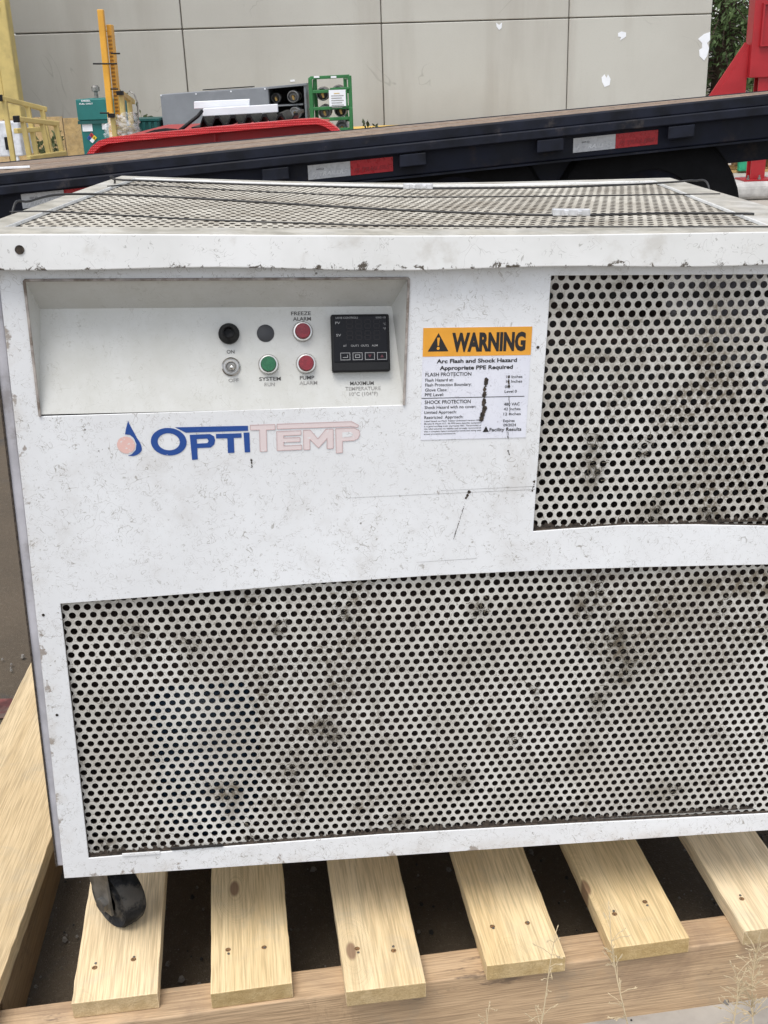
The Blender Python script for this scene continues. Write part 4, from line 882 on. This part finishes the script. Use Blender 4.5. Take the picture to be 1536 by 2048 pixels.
def film():
    m = NT('plastic_film', .25); m.base((.75, .75, .76)); m.b.inputs['Alpha'].default_value = .45
    m.l(m.ramp(m.noise(9, 4, .6, 1.0), .38, .65, .15, .6), m.b.inputs['Alpha']); return m.mat
mb = MB(); nx, nz = 22, 16; rg = random.Random(3)
for j in range(nz + 1):
    for i in range(nx + 1):
        t = i / nx * math.pi * 1.5 - .6; v = 272 - 46 * j / nz; c = at(250, v, Yw + .05); rw = .125 * (1 - .35 * (j / nz) ** 2) * (1 + .12 * math.sin(i * 2.1 + j))
        mb.v.append(Vector((c.x - .02 + math.sin(t - .6) * rw + rg.gauss(0, .006), c.y - math.cos(t - .6) * rw * 1.2 + rg.gauss(0, .008), c.z + rg.gauss(0, .006))))
for j in range(nz):
    for i in range(nx): mb.f.append([j * (nx + 1) + i, j * (nx + 1) + i + 1, (j + 1) * (nx + 1) + i + 1, (j + 1) * (nx + 1) + i]); mb.m.append(0)
mb.build('plastic_wrap', film(), wf, world=True, smooth=True)
rod = MB(); p = [at(258, 182, Yw + .3), at(268, 188, Yw + .3), at(275, 205, Yw + .3), at(276, 230, Yw + .3), at(276, 340, Yw + .3)]; p[-1].z = 0; rod.tube(p, .006, 6); rod.build('bent_rod', M['zinc'], wf, world=True, smooth=True)

# grey locker with round cylinder ends
Yg = 10.4; M['greymetal'] = plain('grey_enamel_locker', (.25, .265, .285), .5, 0, .08, 3); M['greyin'] = plain('locker_inside', (.05, .05, .052), .7)
gl = thing('grey_locker', 'long grey metal locker with open shelves at its right end', 'cabinet', (at(460, 300, Yg).x, Yg, 0))
def gp(u, v, dy=0): return at(u, v, Yg + .5 * (u - 318) / 294 + dy)
def gq(u0, v0t, u1, v1t, y0, y1, mat, name, zb=0.0):
    a, b = gp(u0, v0t, y0), gp(u1, v1t, y0); a2, b2 = a + Vector((0, y1 - y0, 0)), b + Vector((0, y1 - y0, 0)); f_ = lambda p: Vector((p.x, p.y, zb))
    mb = MB(); mb.hexa([f_(a), f_(b), b, a], [f_(a2), f_(b2), b2, a2]); return mb.build(name, mat, gl, world=True, bevel=.006)
gq(320, 189, 536, 174, 0, .7, M['greymetal'], 'locker_body'); gq(536.5, 174, 612, 168, .56, .7, M['greyin'], 'shelf_back'); gq(607, 168.6, 612, 168, 0, .55, M['greymetal'], 'side_wall')
mb = MB(); a, b, c2, d2 = gp(534, 174, -.01), gp(613, 166.5, -.01), gp(613, 170.5, -.01), gp(534, 178, -.01); dv = Vector((0, .7, 0)); mb.hexa([d2, c2, b, a], [d2 + dv, c2 + dv, b + dv, a + dv]); mb.build('roof_panel', M['greymetal'], gl, world=True)
mb = MB(); a, b, c2, d2 = gp(405, 179, .1), gp(503, 172.5, .1), gp(503, 174.5, .1), gp(405, 181, .1); dv = Vector((0, .3, 0)); mb.hexa([d2, c2, b, a], [d2 + dv, c2 + dv, b + dv, a + dv]); mb.build('roof_strip', M['ink'], gl, world=True)
mb = MB(); a, b, c2, d2 = gp(537, 211, .01), gp(606, 207, .01), gp(606, 210, .01), gp(537, 214, .01); dv = Vector((0, .5, 0)); mb.hexa([d2, c2, b, a], [d2 + dv, c2 + dv, b + dv, a + dv]); mb.build('shelf', M['greymetal'], gl, world=True)
mb = MB(); a, b, c2, d2 = gp(537, 244, .01), gp(606, 240, .01), gp(606, 243, .01), gp(537, 247, .01); dv = Vector((0, .5, 0)); mb.hexa([d2, c2, b, a], [d2 + dv, c2 + dv, b + dv, a + dv]); mb.build('shelf', M['greymetal'], gl, world=True)
for (u, v) in ((322, 191), (392, 188), (462, 183), (530, 178), (331, 258)):
    p = gp(u, v, -.002); mb = MB(); mb.lathe([(0, 0), (.007, 0), (.007, .004), (0, .005)], p, (0, -1, 0), 8); mb.build('rivet', M['patch'], gl, world=True)
M['gasgrey'] = plain('grey_cylinder_paint', (.34, .34, .34), .4, 0, .2, 12); M['gasdark'] = plain('dark_cylinder_paint', (.13, .12, .11), .4, 0, .2, 12); M['brass'] = plain('brass', (.50, .34, .12), .35, .9)
def cyl(label, u, v, Y, rpx, mat, group, collar=True):
    c = at(u, v, Y); r0 = at(u + rpx, v, Y).x - c.x
    t = thing('gas_cylinder', label, 'gas cylinder', (c.x, c.y, c.z - r0), None, group)
    mb = MB(); mb.lathe([(0, .02), (r0 * .5, .015), (r0 * .8, .03), (r0 * .97, .07), (r0, .12), (r0, .40), (r0 * .9, .44), (0, .46)], c, (0, 1, 0), 28); mb.build('tank_shell', mat, t, world=True, smooth=True)
    mb = MB(); mb.lathe([(r0 * .86, .03), (r0 * .88, -.035), (r0 * .80, -.04), (r0 * .78, .03)], c, (0, 1, 0), 28); mb.build('collar_ring', M['gasgrey'], t, world=True, smooth='angle')
    mb = MB(); mb.lathe([(0, -.03), (r0 * .18, -.03), (r0 * .2, -.005), (r0 * .28, .0), (r0 * .28, .02)], c, (0, 1, 0), 12); mb.bar(c + Vector((0, -.02, 0)), c + Vector((r0 * .15, -.02, -r0 * .5)), .018, .018, (0, 1, 0)); mb.build('valve', M['brass'], t, world=True, smooth='angle')
cyl('round gas cylinder end on upper shelf of grey locker', 586, 193, Yg + .48, 12.5, M['gasgrey'], 'gas cylinders in the locker'); cyl('bright gas cylinder end on lower shelf of grey locker', 590, 226, Yg + .48, 12.5, M['patch'], 'gas cylinders in the locker')
cyl('dark gas cylinder end at left of locker upper shelf', 552, 196, Yg + .5, 10, M['gasdark'], 'gas cylinders in the locker')
# green cylinder cage
Yc = 10.7; M['green'] = plain('green_paint', (.025, .16, .045), .45, 0, .1, 8)
cg = thing('cylinder_cage', 'green steel cage holding gas cylinders right of the grey locker', 'cage', (at(660, 300, Yc).x, Yc, 0))
def gb(q0, y0, q1, y1, th=.028, name='cage_bar'):
    mb = MB(); mb.bar(at(*q0, Yc + y0), at(*q1, Yc + y1), th, th, (0, 1, 0)); mb.build(name, M['green'], cg, world=True, bevel=.004)
def gpost(u, vt, y):
    p = at(u, vt, Yc + y); mb = MB(); mb.box(p.x - .017, p.x + .017, p.y - .017, p.y + .017, 0, p.z); mb.build('cage_post', M['green'], cg, world=True, bevel=.004)
gpost(620, 156, 0); gpost(699, 151, 0); gpost(630, 158, .6); gpost(690, 155, .6)
for v in (156, 184, 218, 240, 262): gb((620, v), 0, (699, v - 4), 0)
for u, e in ((620, 630), (699, 690)):
    for v in (157, 184, 218, 240): gb((u, v), 0, (e, v - 1), .6, .022)
for v in (219, 241): gb((630, v), .6, (690, v - 3), .6, .022)
gb((627, 160), .02, (627, 262), .02, .016); gb((702, 214), -.03, (702, 262), -.03, .03); gb((660, 178), -.02, (699, 176), -.02, .02); gb((692, 178), -.02, (694, 214), -.02, .02)
mb = MB(); a, b = at(659, 213, Yc - .03), at(691, 179, Yc - .03); mb.box(a.x, b.x, Yc - .04, Yc - .034, a.z, b.z); sg = mb.build('notice_board', M['patch'], cg, world=True); sg['label'] = 'white paper notice'
mb = MB()
for k in range(7):
    z = b.z - .03 - k * .02 * 1.0; mb.box(a.x + (.02 if k else .045), b.x - (.02 if k % 2 else .035) - (.02 if not k else 0), Yc - .042, Yc - .0405, z - .003, z + .003, 0 if k else 1)
mb.build('notice_print', [M['inkfade'], M['yellow']], cg, world=True)
for k in range(2):
    p = at(632 + k * 34, 153, Yc - .02); mb = MB(); mb.box(p.x - .02, p.x + .03, Yc - .022, Yc - .019, p.z - .012, p.z + .004); mb.build('tag_plate', M['patch'], cg, world=True)
for lb, u, v, mt in (('gas cylinder at upper left of the green cage', 645, 188, 'gasdark'), ('gas cylinder behind the notice at upper right of the green cage', 676, 184, 'gasdark'), ('gas cylinder at middle left of the green cage', 649, 224, 'gasgrey'), ('gas cylinder at middle right of the green cage', 681, 221, 'gasdark'), ('gas cylinder at the bottom right of the green cage', 684, 255, 'gasgrey')):
    cyl(lb, u, v, Yc + .08, 13.5, M[mt], 'gas cylinders in the green cage')

# ------------------------------------------------------------------ red trailer behind, with fender
M['red'] = plain('red_paint', (.37, .014, .02), .4, 0, .08, 5, ((.16, .03, .03), .62, .4))
def diamond():
    m = NT('red_tread_plate', .32); m.base(m.mix(m.ramp(m.noise(8, 4), .3, .7), (.50, .02, .025), (.60, .03, .035)))
    v = m.vor(75, m.scale((1, .45, 1)), 'F1', 0).outputs['Distance']; m.bump(m.ramp(v, .15, .4, 1, 0), .7, .004); return m.mat
Yr = 6.9; M['tread'] = diamond()
rt = thing('red_trailer', 'red trailer with tread plate fender partly hidden by the flatbed', 'trailer', (at(430, 300, Yr).x, Yr, 0))
prof = [(160, 345), (170, 314), (182, 294), (197, 282), (215, 276), (240, 273), (330, 264), (430, 254), (520, 246), (600, 239), (632, 237), (650, 241), (664, 249), (676, 258), (700, 287), (715, 330)]
def lipz(d): return .0
mb = MB(); T = [at(u, v, Yr) for u, v in prof]; ctr = at(430, 400, Yr)
# inner edge of lip: offset inwards by about 36 mm
I = []
for i, p in enumerate(T):
    d = (T[min(i + 1, len(T) - 1)] - T[max(i - 1, 0)]).normalized(); nn = Vector((d.z, 0, -d.x)); I.append(p + nn * .032)
dp = Vector((0, .14, 0)); n = len(T)
for i in range(n - 1):
    mb.add([T[i], T[i + 1], I[i + 1], I[i]], [(0, 1, 2, 3)]); mb.add([T[i], T[i + 1], T[i + 1] + dp, T[i] + dp], [(0, 1, 2, 3)]); mb.add([I[i], I[i + 1], I[i + 1] + dp, I[i] + dp], [(0, 1, 2, 3)])
mb.build('fender_arch', M['tread'], rt, world=True)
mb = MB(); back = [p + dp * .92 for p in I]; bt = [Vector((p.x, p.y, .35)) for p in back]
for i in range(n - 1): mb.add([back[i], back[i + 1], bt[i + 1], bt[i]], [(0, 1, 2, 3)])
mb.build('fender_skirt', M['red'], rt, world=True)
p = at(428, 258, Yr + .09); mb = MB(); mb.box(p.x - .006, p.x + .006, p.y - .01, p.y + .008, .36, p.z - .03); mb.build('fender_brace', M['red'], rt, world=True)
zdk = at(430, 256, Yr + .5).z; xl, xr = at(60, 300, Yr + .4).x, at(900, 300, Yr + .4).x
mb = MB(); mb.box(at(230, 300, Yr).x, at(640, 300, Yr).x, Yr + .36, Yr + 1.9, zdk - .07, zdk - .02); mb.build('deck_floor', M['red'], rt, world=True)
for u in (315, 545):
    c = at(u, 300, Yr); c = Vector((c.x, Yr + .28, .33)); mb = MB(); mb.lathe([(.18, -.11), (.30, -.11), (.33, -.07), (.33, .07), (.30, .11), (.18, .11)], c, (0, 1, 0), 32); wv_ = mb.build('wheel', M['tyre'], rt, world=True, smooth='angle')
    mb = MB(); mb.lathe([(0, -.03), (.10, -.04), (.17, -.09), (.18, -.09), (.18, .09)], c, (0, 1, 0), 24); mb.build('rim', M['zinc'], wv_, world=True, smooth='angle')
mb = MB(); mb.box(at(230, 300, Yr).x, at(640, 300, Yr).x, Yr + .4, Yr + .5, .40, zdk - .072); mb.build('frame_beam', M['red'], rt, world=True)
# black ribbed tread and white boards on the red trailer
Yk = Yr + .45
rb = thing('plastic_sheet', 'black ribbed plastic sheet lying on the red trailer behind the fender', 'plastic sheet', (at(495, 250, Yk).x, Yk, zdk - .02))
mb = MB(); a, b = at(402, 232, Yk), at(592, 226, Yk); zt_ = a.z; pts = []
x = a.x; k = 0; step = (b.x - a.x) / 12
tops = []
prof2 = []
hh = .05
for i in range(13):
    xx = a.x + step * i; low = (i % 2 == 1); prof2 += [(xx - step * .22, 0 if i == 0 else (hh if not low else 0)), (xx + step * .22, (hh if not low else 0))]
for i in range(len(prof2) - 1):
    (x0, z0), (x1, z1) = prof2[i], prof2[i + 1]; zz = zt_ - .06
    mb.hexa([(x0, Yk, zz + z0 - .008), (x1, Yk, zz + z1 - .008), (x1, Yk, zz + z1 + .010), (x0, Yk, zz + z0 + .010)], [(x0, Yk + .7, zz + z0 - .008), (x1, Yk + .7, zz + z1 - .008), (x1, Yk + .7, zz + z1 + .010), (x0, Yk + .7, zz + z0 + .010)])
mb.build('ribbed_sheet', M['black'], rb, world=True)
for u in (402, 440, 480, 520, 560, 592):
    p = at(u, 240, Yk + .35); mb = MB(); mb.box(p.x - .03, p.x + .03, Yk + .1, Yk + .6, zdk - .02, zt_ - .068); mb.build('foot_block', M['black'], rb, world=True)
def board(label, q0, q1, q2, q3, Y):
    P = [at(*q, Y) for q in (q0, q1, q2, q3)]; t = MB(); dv = Vector((0, .035, 0)); t.hexa(P, [p_ + dv for p_ in P]); o = t.build('white_board', M['patch'], None, bevel=.004); return tag(o, label, 'board', 'white boards on the red trailer')
board('upper white painted board leaning on the black ribbed sheet', (388, 218), (499, 213), (499, 198), (388, 203), Yk + .10)
board('lower longer white painted board on the black ribbed sheet', (405, 233), (556, 224.5), (555, 208), (406, 217), Yk + .04)
hose = MB(); hp = [at(404, 222, Yk - .02), at(396, 232, Yk - .06), at(382, 243, Yk - .08), at(366, 256, Yk - .08), at(352, 266, Yk - .08)]; hose.tube(hp, .011, 8); o = hose.build('black_hose', M['black'], None, smooth=True); tag(o, 'black hose drooping from the ribbed sheet onto the red fender', 'hose')

# ------------------------------------------------------------------ navy flatbed trailer
M['navy'] = plain('navy_paint', (.008, .010, .020), .55, 0, .2, 9, ((.040, .030, .026), .54, .6), .22); M['navyworn'] = plain('worn_navy_paint', (.009, .011, .020), .55, 0, .3, 12, ((.085, .072, .066), .56, .6), .25)
Nl, Nr = at(-60, 356, 4.1), at(1600, 183, 4.2); Fl, Fr = at(-60, 331, 6.1), at(1600, 175.6, 6.1)
def D(s, t, h=0.0):                             # s along (0..1), t across (0..1), h metres above deck
    return Nl.lerp(Nr, s).lerp(Fl.lerp(Fr, s), t) + Vector((0, 0, h))
def su(u): return (u + 60) / 1660
S0, S1 = -.35, 1.3
tr = thing('flatbed_trailer', 'navy flatbed trailer with weathered plank deck and reflective tape behind the cabinet', 'trailer', (D(.5, .5).x, D(.5, .5).y, 0))
def dbox(s0, s1, t0, t1, h0, h1, mat, name, bevel=0, par=None):
    mb = MB(); mb.hexa([D(s0, t0, h0), D(s1, t0, h0), D(s1, t0, h1), D(s0, t0, h1)], [D(s0, t1, h0), D(s1, t1, h0), D(s1, t1, h1), D(s0, t1, h1)])
    return mb.build(name, mat, par or tr, world=True, bevel=bevel)
for k in range(9):
    t0 = .035 + k * .105; dbox(S0, S1, t0, t0 + .1015, -.035 - rnd.uniform(0, .003), rnd.uniform(-.003, .002), M['deckwood'], 'deck_plank', .002)
dbox(S0, S1, -.004, .033, -.038, .003, M['navyworn'], 'edge_rail', .006); dbox(S0, S1, .978, 1.01, -.038, .002, M['navy'], 'edge_rail', .006)
dbox(S0, S1, -.022, -.006, -.068, -.036, M['navyworn'], 'rub_rail', .004)
dbox(S0, S1, .01, .05, -.150, -.040, M['navy'], 'side_beam', .005)
dbox(S0, S1, .008, .03, -.158, -.151, M['navyworn'], 'beam_flange'); dbox(S0, S1, .96, .99, -.15, -.04, M['navy'], 'side_beam')
for t in (.28, .68): dbox(S0, su(1430), t, t + .05, -.36, -.042, M['navy'], 'underside_shade_beam')  # deep dark beams, added to keep the space under the deck dark
for u in (-90, 235, 545, 822, 1100, 1365, 1640): dbox(su(u - 27), su(u + 27), -.020, .008, -.116, -.072, M['navyworn'], 'stake_pocket', .004); 
for u in (100, 400, 700, 1000, 1300): dbox(su(u - 6), su(u + 6), .055, .95, -.13, -.045, M['navy'], 'cross_member')
M['refwhite'] = plain('white_reflective_tape', (.50, .51, .53), .3, 0, .06, 60); M['refred'] = plain('red_reflective_tape', (.42, .012, .02), .3, 0, .08, 60); M['tapeprint'] = plain('tape_print', (.68, .69, .70), .4); M['tapeprintred'] = plain('tape_print_red', (.30, .008, .015), .4)
for u0, h0 in ((34, -.124), (610, -.128), (1146, -.130)):
    for k, (mt, pm) in enumerate((('refwhite', 'tapeprint'), ('refred', 'tapeprintred'))):
        sa, sb = su(u0 + k * 86 + .5), su(u0 + (k + 1) * 86)
        tp_ = dbox(sa, sb, .0083, .0098, h0, h0 + .050, M[mt], 'reflective_tape'); tp_['label'] = 'white half of reflective tape' if k == 0 else 'red half of reflective tape'
        mb = MB(); mb.keep = True; put_text(mb, 'PJ TRAILERS', .08, .90, .20, .48, 0, .03, 0, True, .12)
        if k == 0: put_text(mb, 'DOT-C2', .2, .38, .62, .72, 0, .02, 1)
        mb.v = [D(sa + (sb - sa) * p.x, .0083, h0 + .05 * p.z) + Vector((0, -.0015, 0)) for p in mb.v]
        mb.build('lettering', [M[pm], M['ink']], tp_, world=True)
for u in (905, 1300):
    c = D(su(u), .09); c = Vector((c.x, c.y + .05, .37)); mb = MB(); mb.lathe([(.2, -.11), (.31, -.115), (.355, -.09), (.37, -.05), (.37, .05), (.355, .09), (.31, .115), (.2, .11)], c, (0, 1, 0), 40); wv_ = mb.build('wheel', M['tyre'], tr, world=True, smooth='angle')
    mb = MB(); mb.lathe([(0, -.02), (.09, -.03), (.16, -.08), (.2, -.09), (.2, .09)], c, (0, 1, 0), 24); mb.build('rim', M['navy'], wv_, world=True, smooth='angle')
dbox(su(1425), S1, .10, .14, -.235, -.05, M['navy'], 'underside_shade_strip')  # dark strip added for the shade under the deck at right
dbox(su(-60), su(1210), .10, .14, -.30, -.05, M['navy'], 'underside_shade_board')  # dark upright sheet added to give darkness below the deck edge
# white strip lying on the deck end at far left
o = MB(); q_ = [D(su(-20), .35, .004), D(su(60), .18, .004), D(su(60), .22, .004), D(su(-20), .40, .004)]; o.hexa(q_, [p + Vector((0, 0, .006)) for p in q_]); o = o.build('white_strip', M['patch'], None); tag(o, 'thin white strip lying on the left end of the flatbed deck', 'strip')

# ------------------------------------------------------------------ red steel post, right
Yp = 8.2
rp = thing('red_steel_post', 'tall red steel post with triangular gusset at the right edge', 'post', (at(1511, 390, Yp).x, Yp, 0))
a, b = at(1497, 395, Yp), at(1525, 395, Yp); zb = .13
mb = MB(); mb.box(a.x, b.x, Yp, Yp + .012, zb + .012, .9); mb.box(a.x, b.x, Yp + .09, Yp + .102, zb + .012, .9); mb.box((a.x + b.x) / 2 - .006, (a.x + b.x) / 2 + .006, Yp + .0125, Yp + .0895, zb + .012, .9); mb.build('column', M['red'], rp, world=True)
u0 = at(1502, 90, Yp).x; mb = MB(); mb.box(u0, u0 + .34, Yp - .02, Yp + .12, .82, 2.6); mb.build('upper_plate', M['red'], rp, world=True, bevel=.006)
mb = MB(); mb.box(u0 + .05, u0 + .3, Yp - .045, Yp - .021, 1.02, 1.03); mb.box(u0 + .05, u0 + .062, Yp - .045, Yp - .021, 1.03, 1.28); mb.box(u0 + .05, u0 + .3, Yp - .045, Yp - .021, 1.281, 1.292); mb.build('stiffener', M['red'], rp, world=True)
G = [at(1424, 205, Yp), at(1503, 205, Yp), at(1503, 90, Yp)]; G[1].x = G[2].x = u0 - .001
mb = MB(); mb.add([p + Vector((0, .03, 0)) for p in G] + [p + Vector((0, .05, 0)) for p in G], [(0, 1, 2), (5, 4, 3), (0, 3, 4, 1), (1, 4, 5, 2), (2, 5, 3, 0)]); mb.build('gusset', M['red'], rp, world=True)
mb = MB(); mb.bar(G[0] + Vector((0, .04, 0)), G[2] + Vector((0, .04, 0)), .07, .014, (0, 1, 0)); mb.build('gusset_flange', M['red'], rp, world=True)
mb = MB(); mb.box(a.x - .06, b.x + .06, Yp - .06, Yp + .16, zb, zb + .011); mb.build('base_plate', M['red'], rp, world=True)
for dx in (-.045, .0, .05):
    mb = MB(); mb.lathe([(0, 0), (.012, 0), (.012, .012), (.006, .013), (.006, .03), (0, .03)], (a.x + .05 + dx * 1.8, Yp - .045, zb + .0115), (0, 0, 1), 6); mb.build('anchor_bolt', M['zinc'], rp, world=True)
cb = MB(); cb.box(a.x - .22, b.x + .5, Yp - .12, Yp + .4, .0045, zb - .001); o = cb.build('concrete_footing', plain('pale_concrete', (.46, .45, .43), .8, 0, .12, 12), None, bevel=.045, seg=4); tag(o, 'pale rounded concrete footing under the red post', 'footing')
# far pallet with green block
Yq = 10.2; a, b = at(1441, 372, Yq), at(1560, 372, Yq); z0 = .005
fp = thing('far_pallet', 'weathered pallet on the yard beneath the trailer at right', 'pallet', (a.x, Yq, 0))
for z in (.0, .105): 
    for k in range(4):
        mb = MB(); mb.box(a.x, b.x, Yq + k * .16, Yq + k * .16 + .1, z0 + z, z0 + z + .02); mb.build('slat', M['ply'], fp, world=True)
for u in (1443, 1500, 1548):
    p = at(u, 360, Yq); mb = MB(); mb.box(p.x, p.x + .05, Yq, Yq + .58, z0 + .021, z0 + .104); mb.build('block', M['ply'], fp, world=True)
p = at(1484, 358, Yq); o = MB(); o.box(p.x - .055, p.x + .05, Yq - .06, Yq - .002, .02, .17); o = o.build('green_crate', plain('bright_green_plastic', (.02, .33, .17), .5), None, bevel=.008); tag(o, 'small bright green plastic block against the far pallet', 'block')

# ------------------------------------------------------------------ trees right of the building
def needle(name, a, b):
    m = NT(name, .7); m.base(m.mix(m.noise(1.4, 3), a, b)); return m.mat
M['needle'] = needle('conifer_foliage', (.07, .125, .045), (.17, .25, .09)); M['bark'] = plain('bark', (.10, .07, .05), .9)
def conifer(label, x, y, h, rad, n, seed):
    rg = random.Random(seed); t = thing('conifer_tree', label, 'tree', (x, y, 0), None, 'trees behind the building')
    mb = MB(); mb.tube([(x, y, 0), (x + .05, y, h * .4), (x, y, h * .98)], [.16, .10, .01], 10); mb.build('trunk', M['bark'], t, world=True, smooth=True)
    br = MB(); cr = MB()
    for k in range(n):
        z = h * (.06 + .93 * rg.random() ** 1.15); a = rg.uniform(0, 2 * math.pi); ln = rad * (1 - z / h) ** .75 * rg.uniform(.55, 1.1) + .15
        d = Vector((math.cos(a), math.sin(a), rg.uniform(-.05, .25))); o_ = Vector((x, y, z)); mid = o_ + d * ln * .5; e = o_ + d * ln + Vector((0, 0, -ln * .28))
        br.tube([o_, mid, e], [.018, .01, .003], 4, caps=False)
        for q_ in range(int(16 + ln * 26)):
            tt = rg.uniform(.15, 1); c = o_.lerp(mid, tt * 2) if tt < .5 else mid.lerp(e, tt * 2 - 1); c = c + Vector((rg.gauss(0, .09), rg.gauss(0, .09), rg.gauss(0, .05)))
            dd = (d * .6 + Vector((rg.uniform(-.8, .8), rg.uniform(-.8, .8), rg.uniform(-1.1, .15)))).normalized(); s = rg.uniform(.07, .17); sd_ = dd.cross(Vector((rg.random(), rg.random(), rg.random()))).normalized() * s * .13
            cr.add([c - sd_ * .4, c + dd * s * .5 + sd_ * -1, c + dd * s, c + dd * s * .5 + sd_], [(0, 1, 2, 3)])
    br.build('limbs', M['bark'], t, world=True); cr.keep = True; cr.build('crown', M['needle'], t, world=True)
p = at(1462, 150, 17.0); conifer('dark green conifer right of the beige wall, nearer one', p.x - .15, 17.0, 5.6, 1.25, 230, 1)
p = at(1420, 150, 21.0); conifer('dark green conifer further back behind the wall corner', p.x - .2, 21.0, 7.5, 1.8, 230, 2)
p = at(1545, 150, 19.5); conifer('dark green conifer behind the red post', p.x + .7, 19.5, 6.5, 1.2, 170, 3)
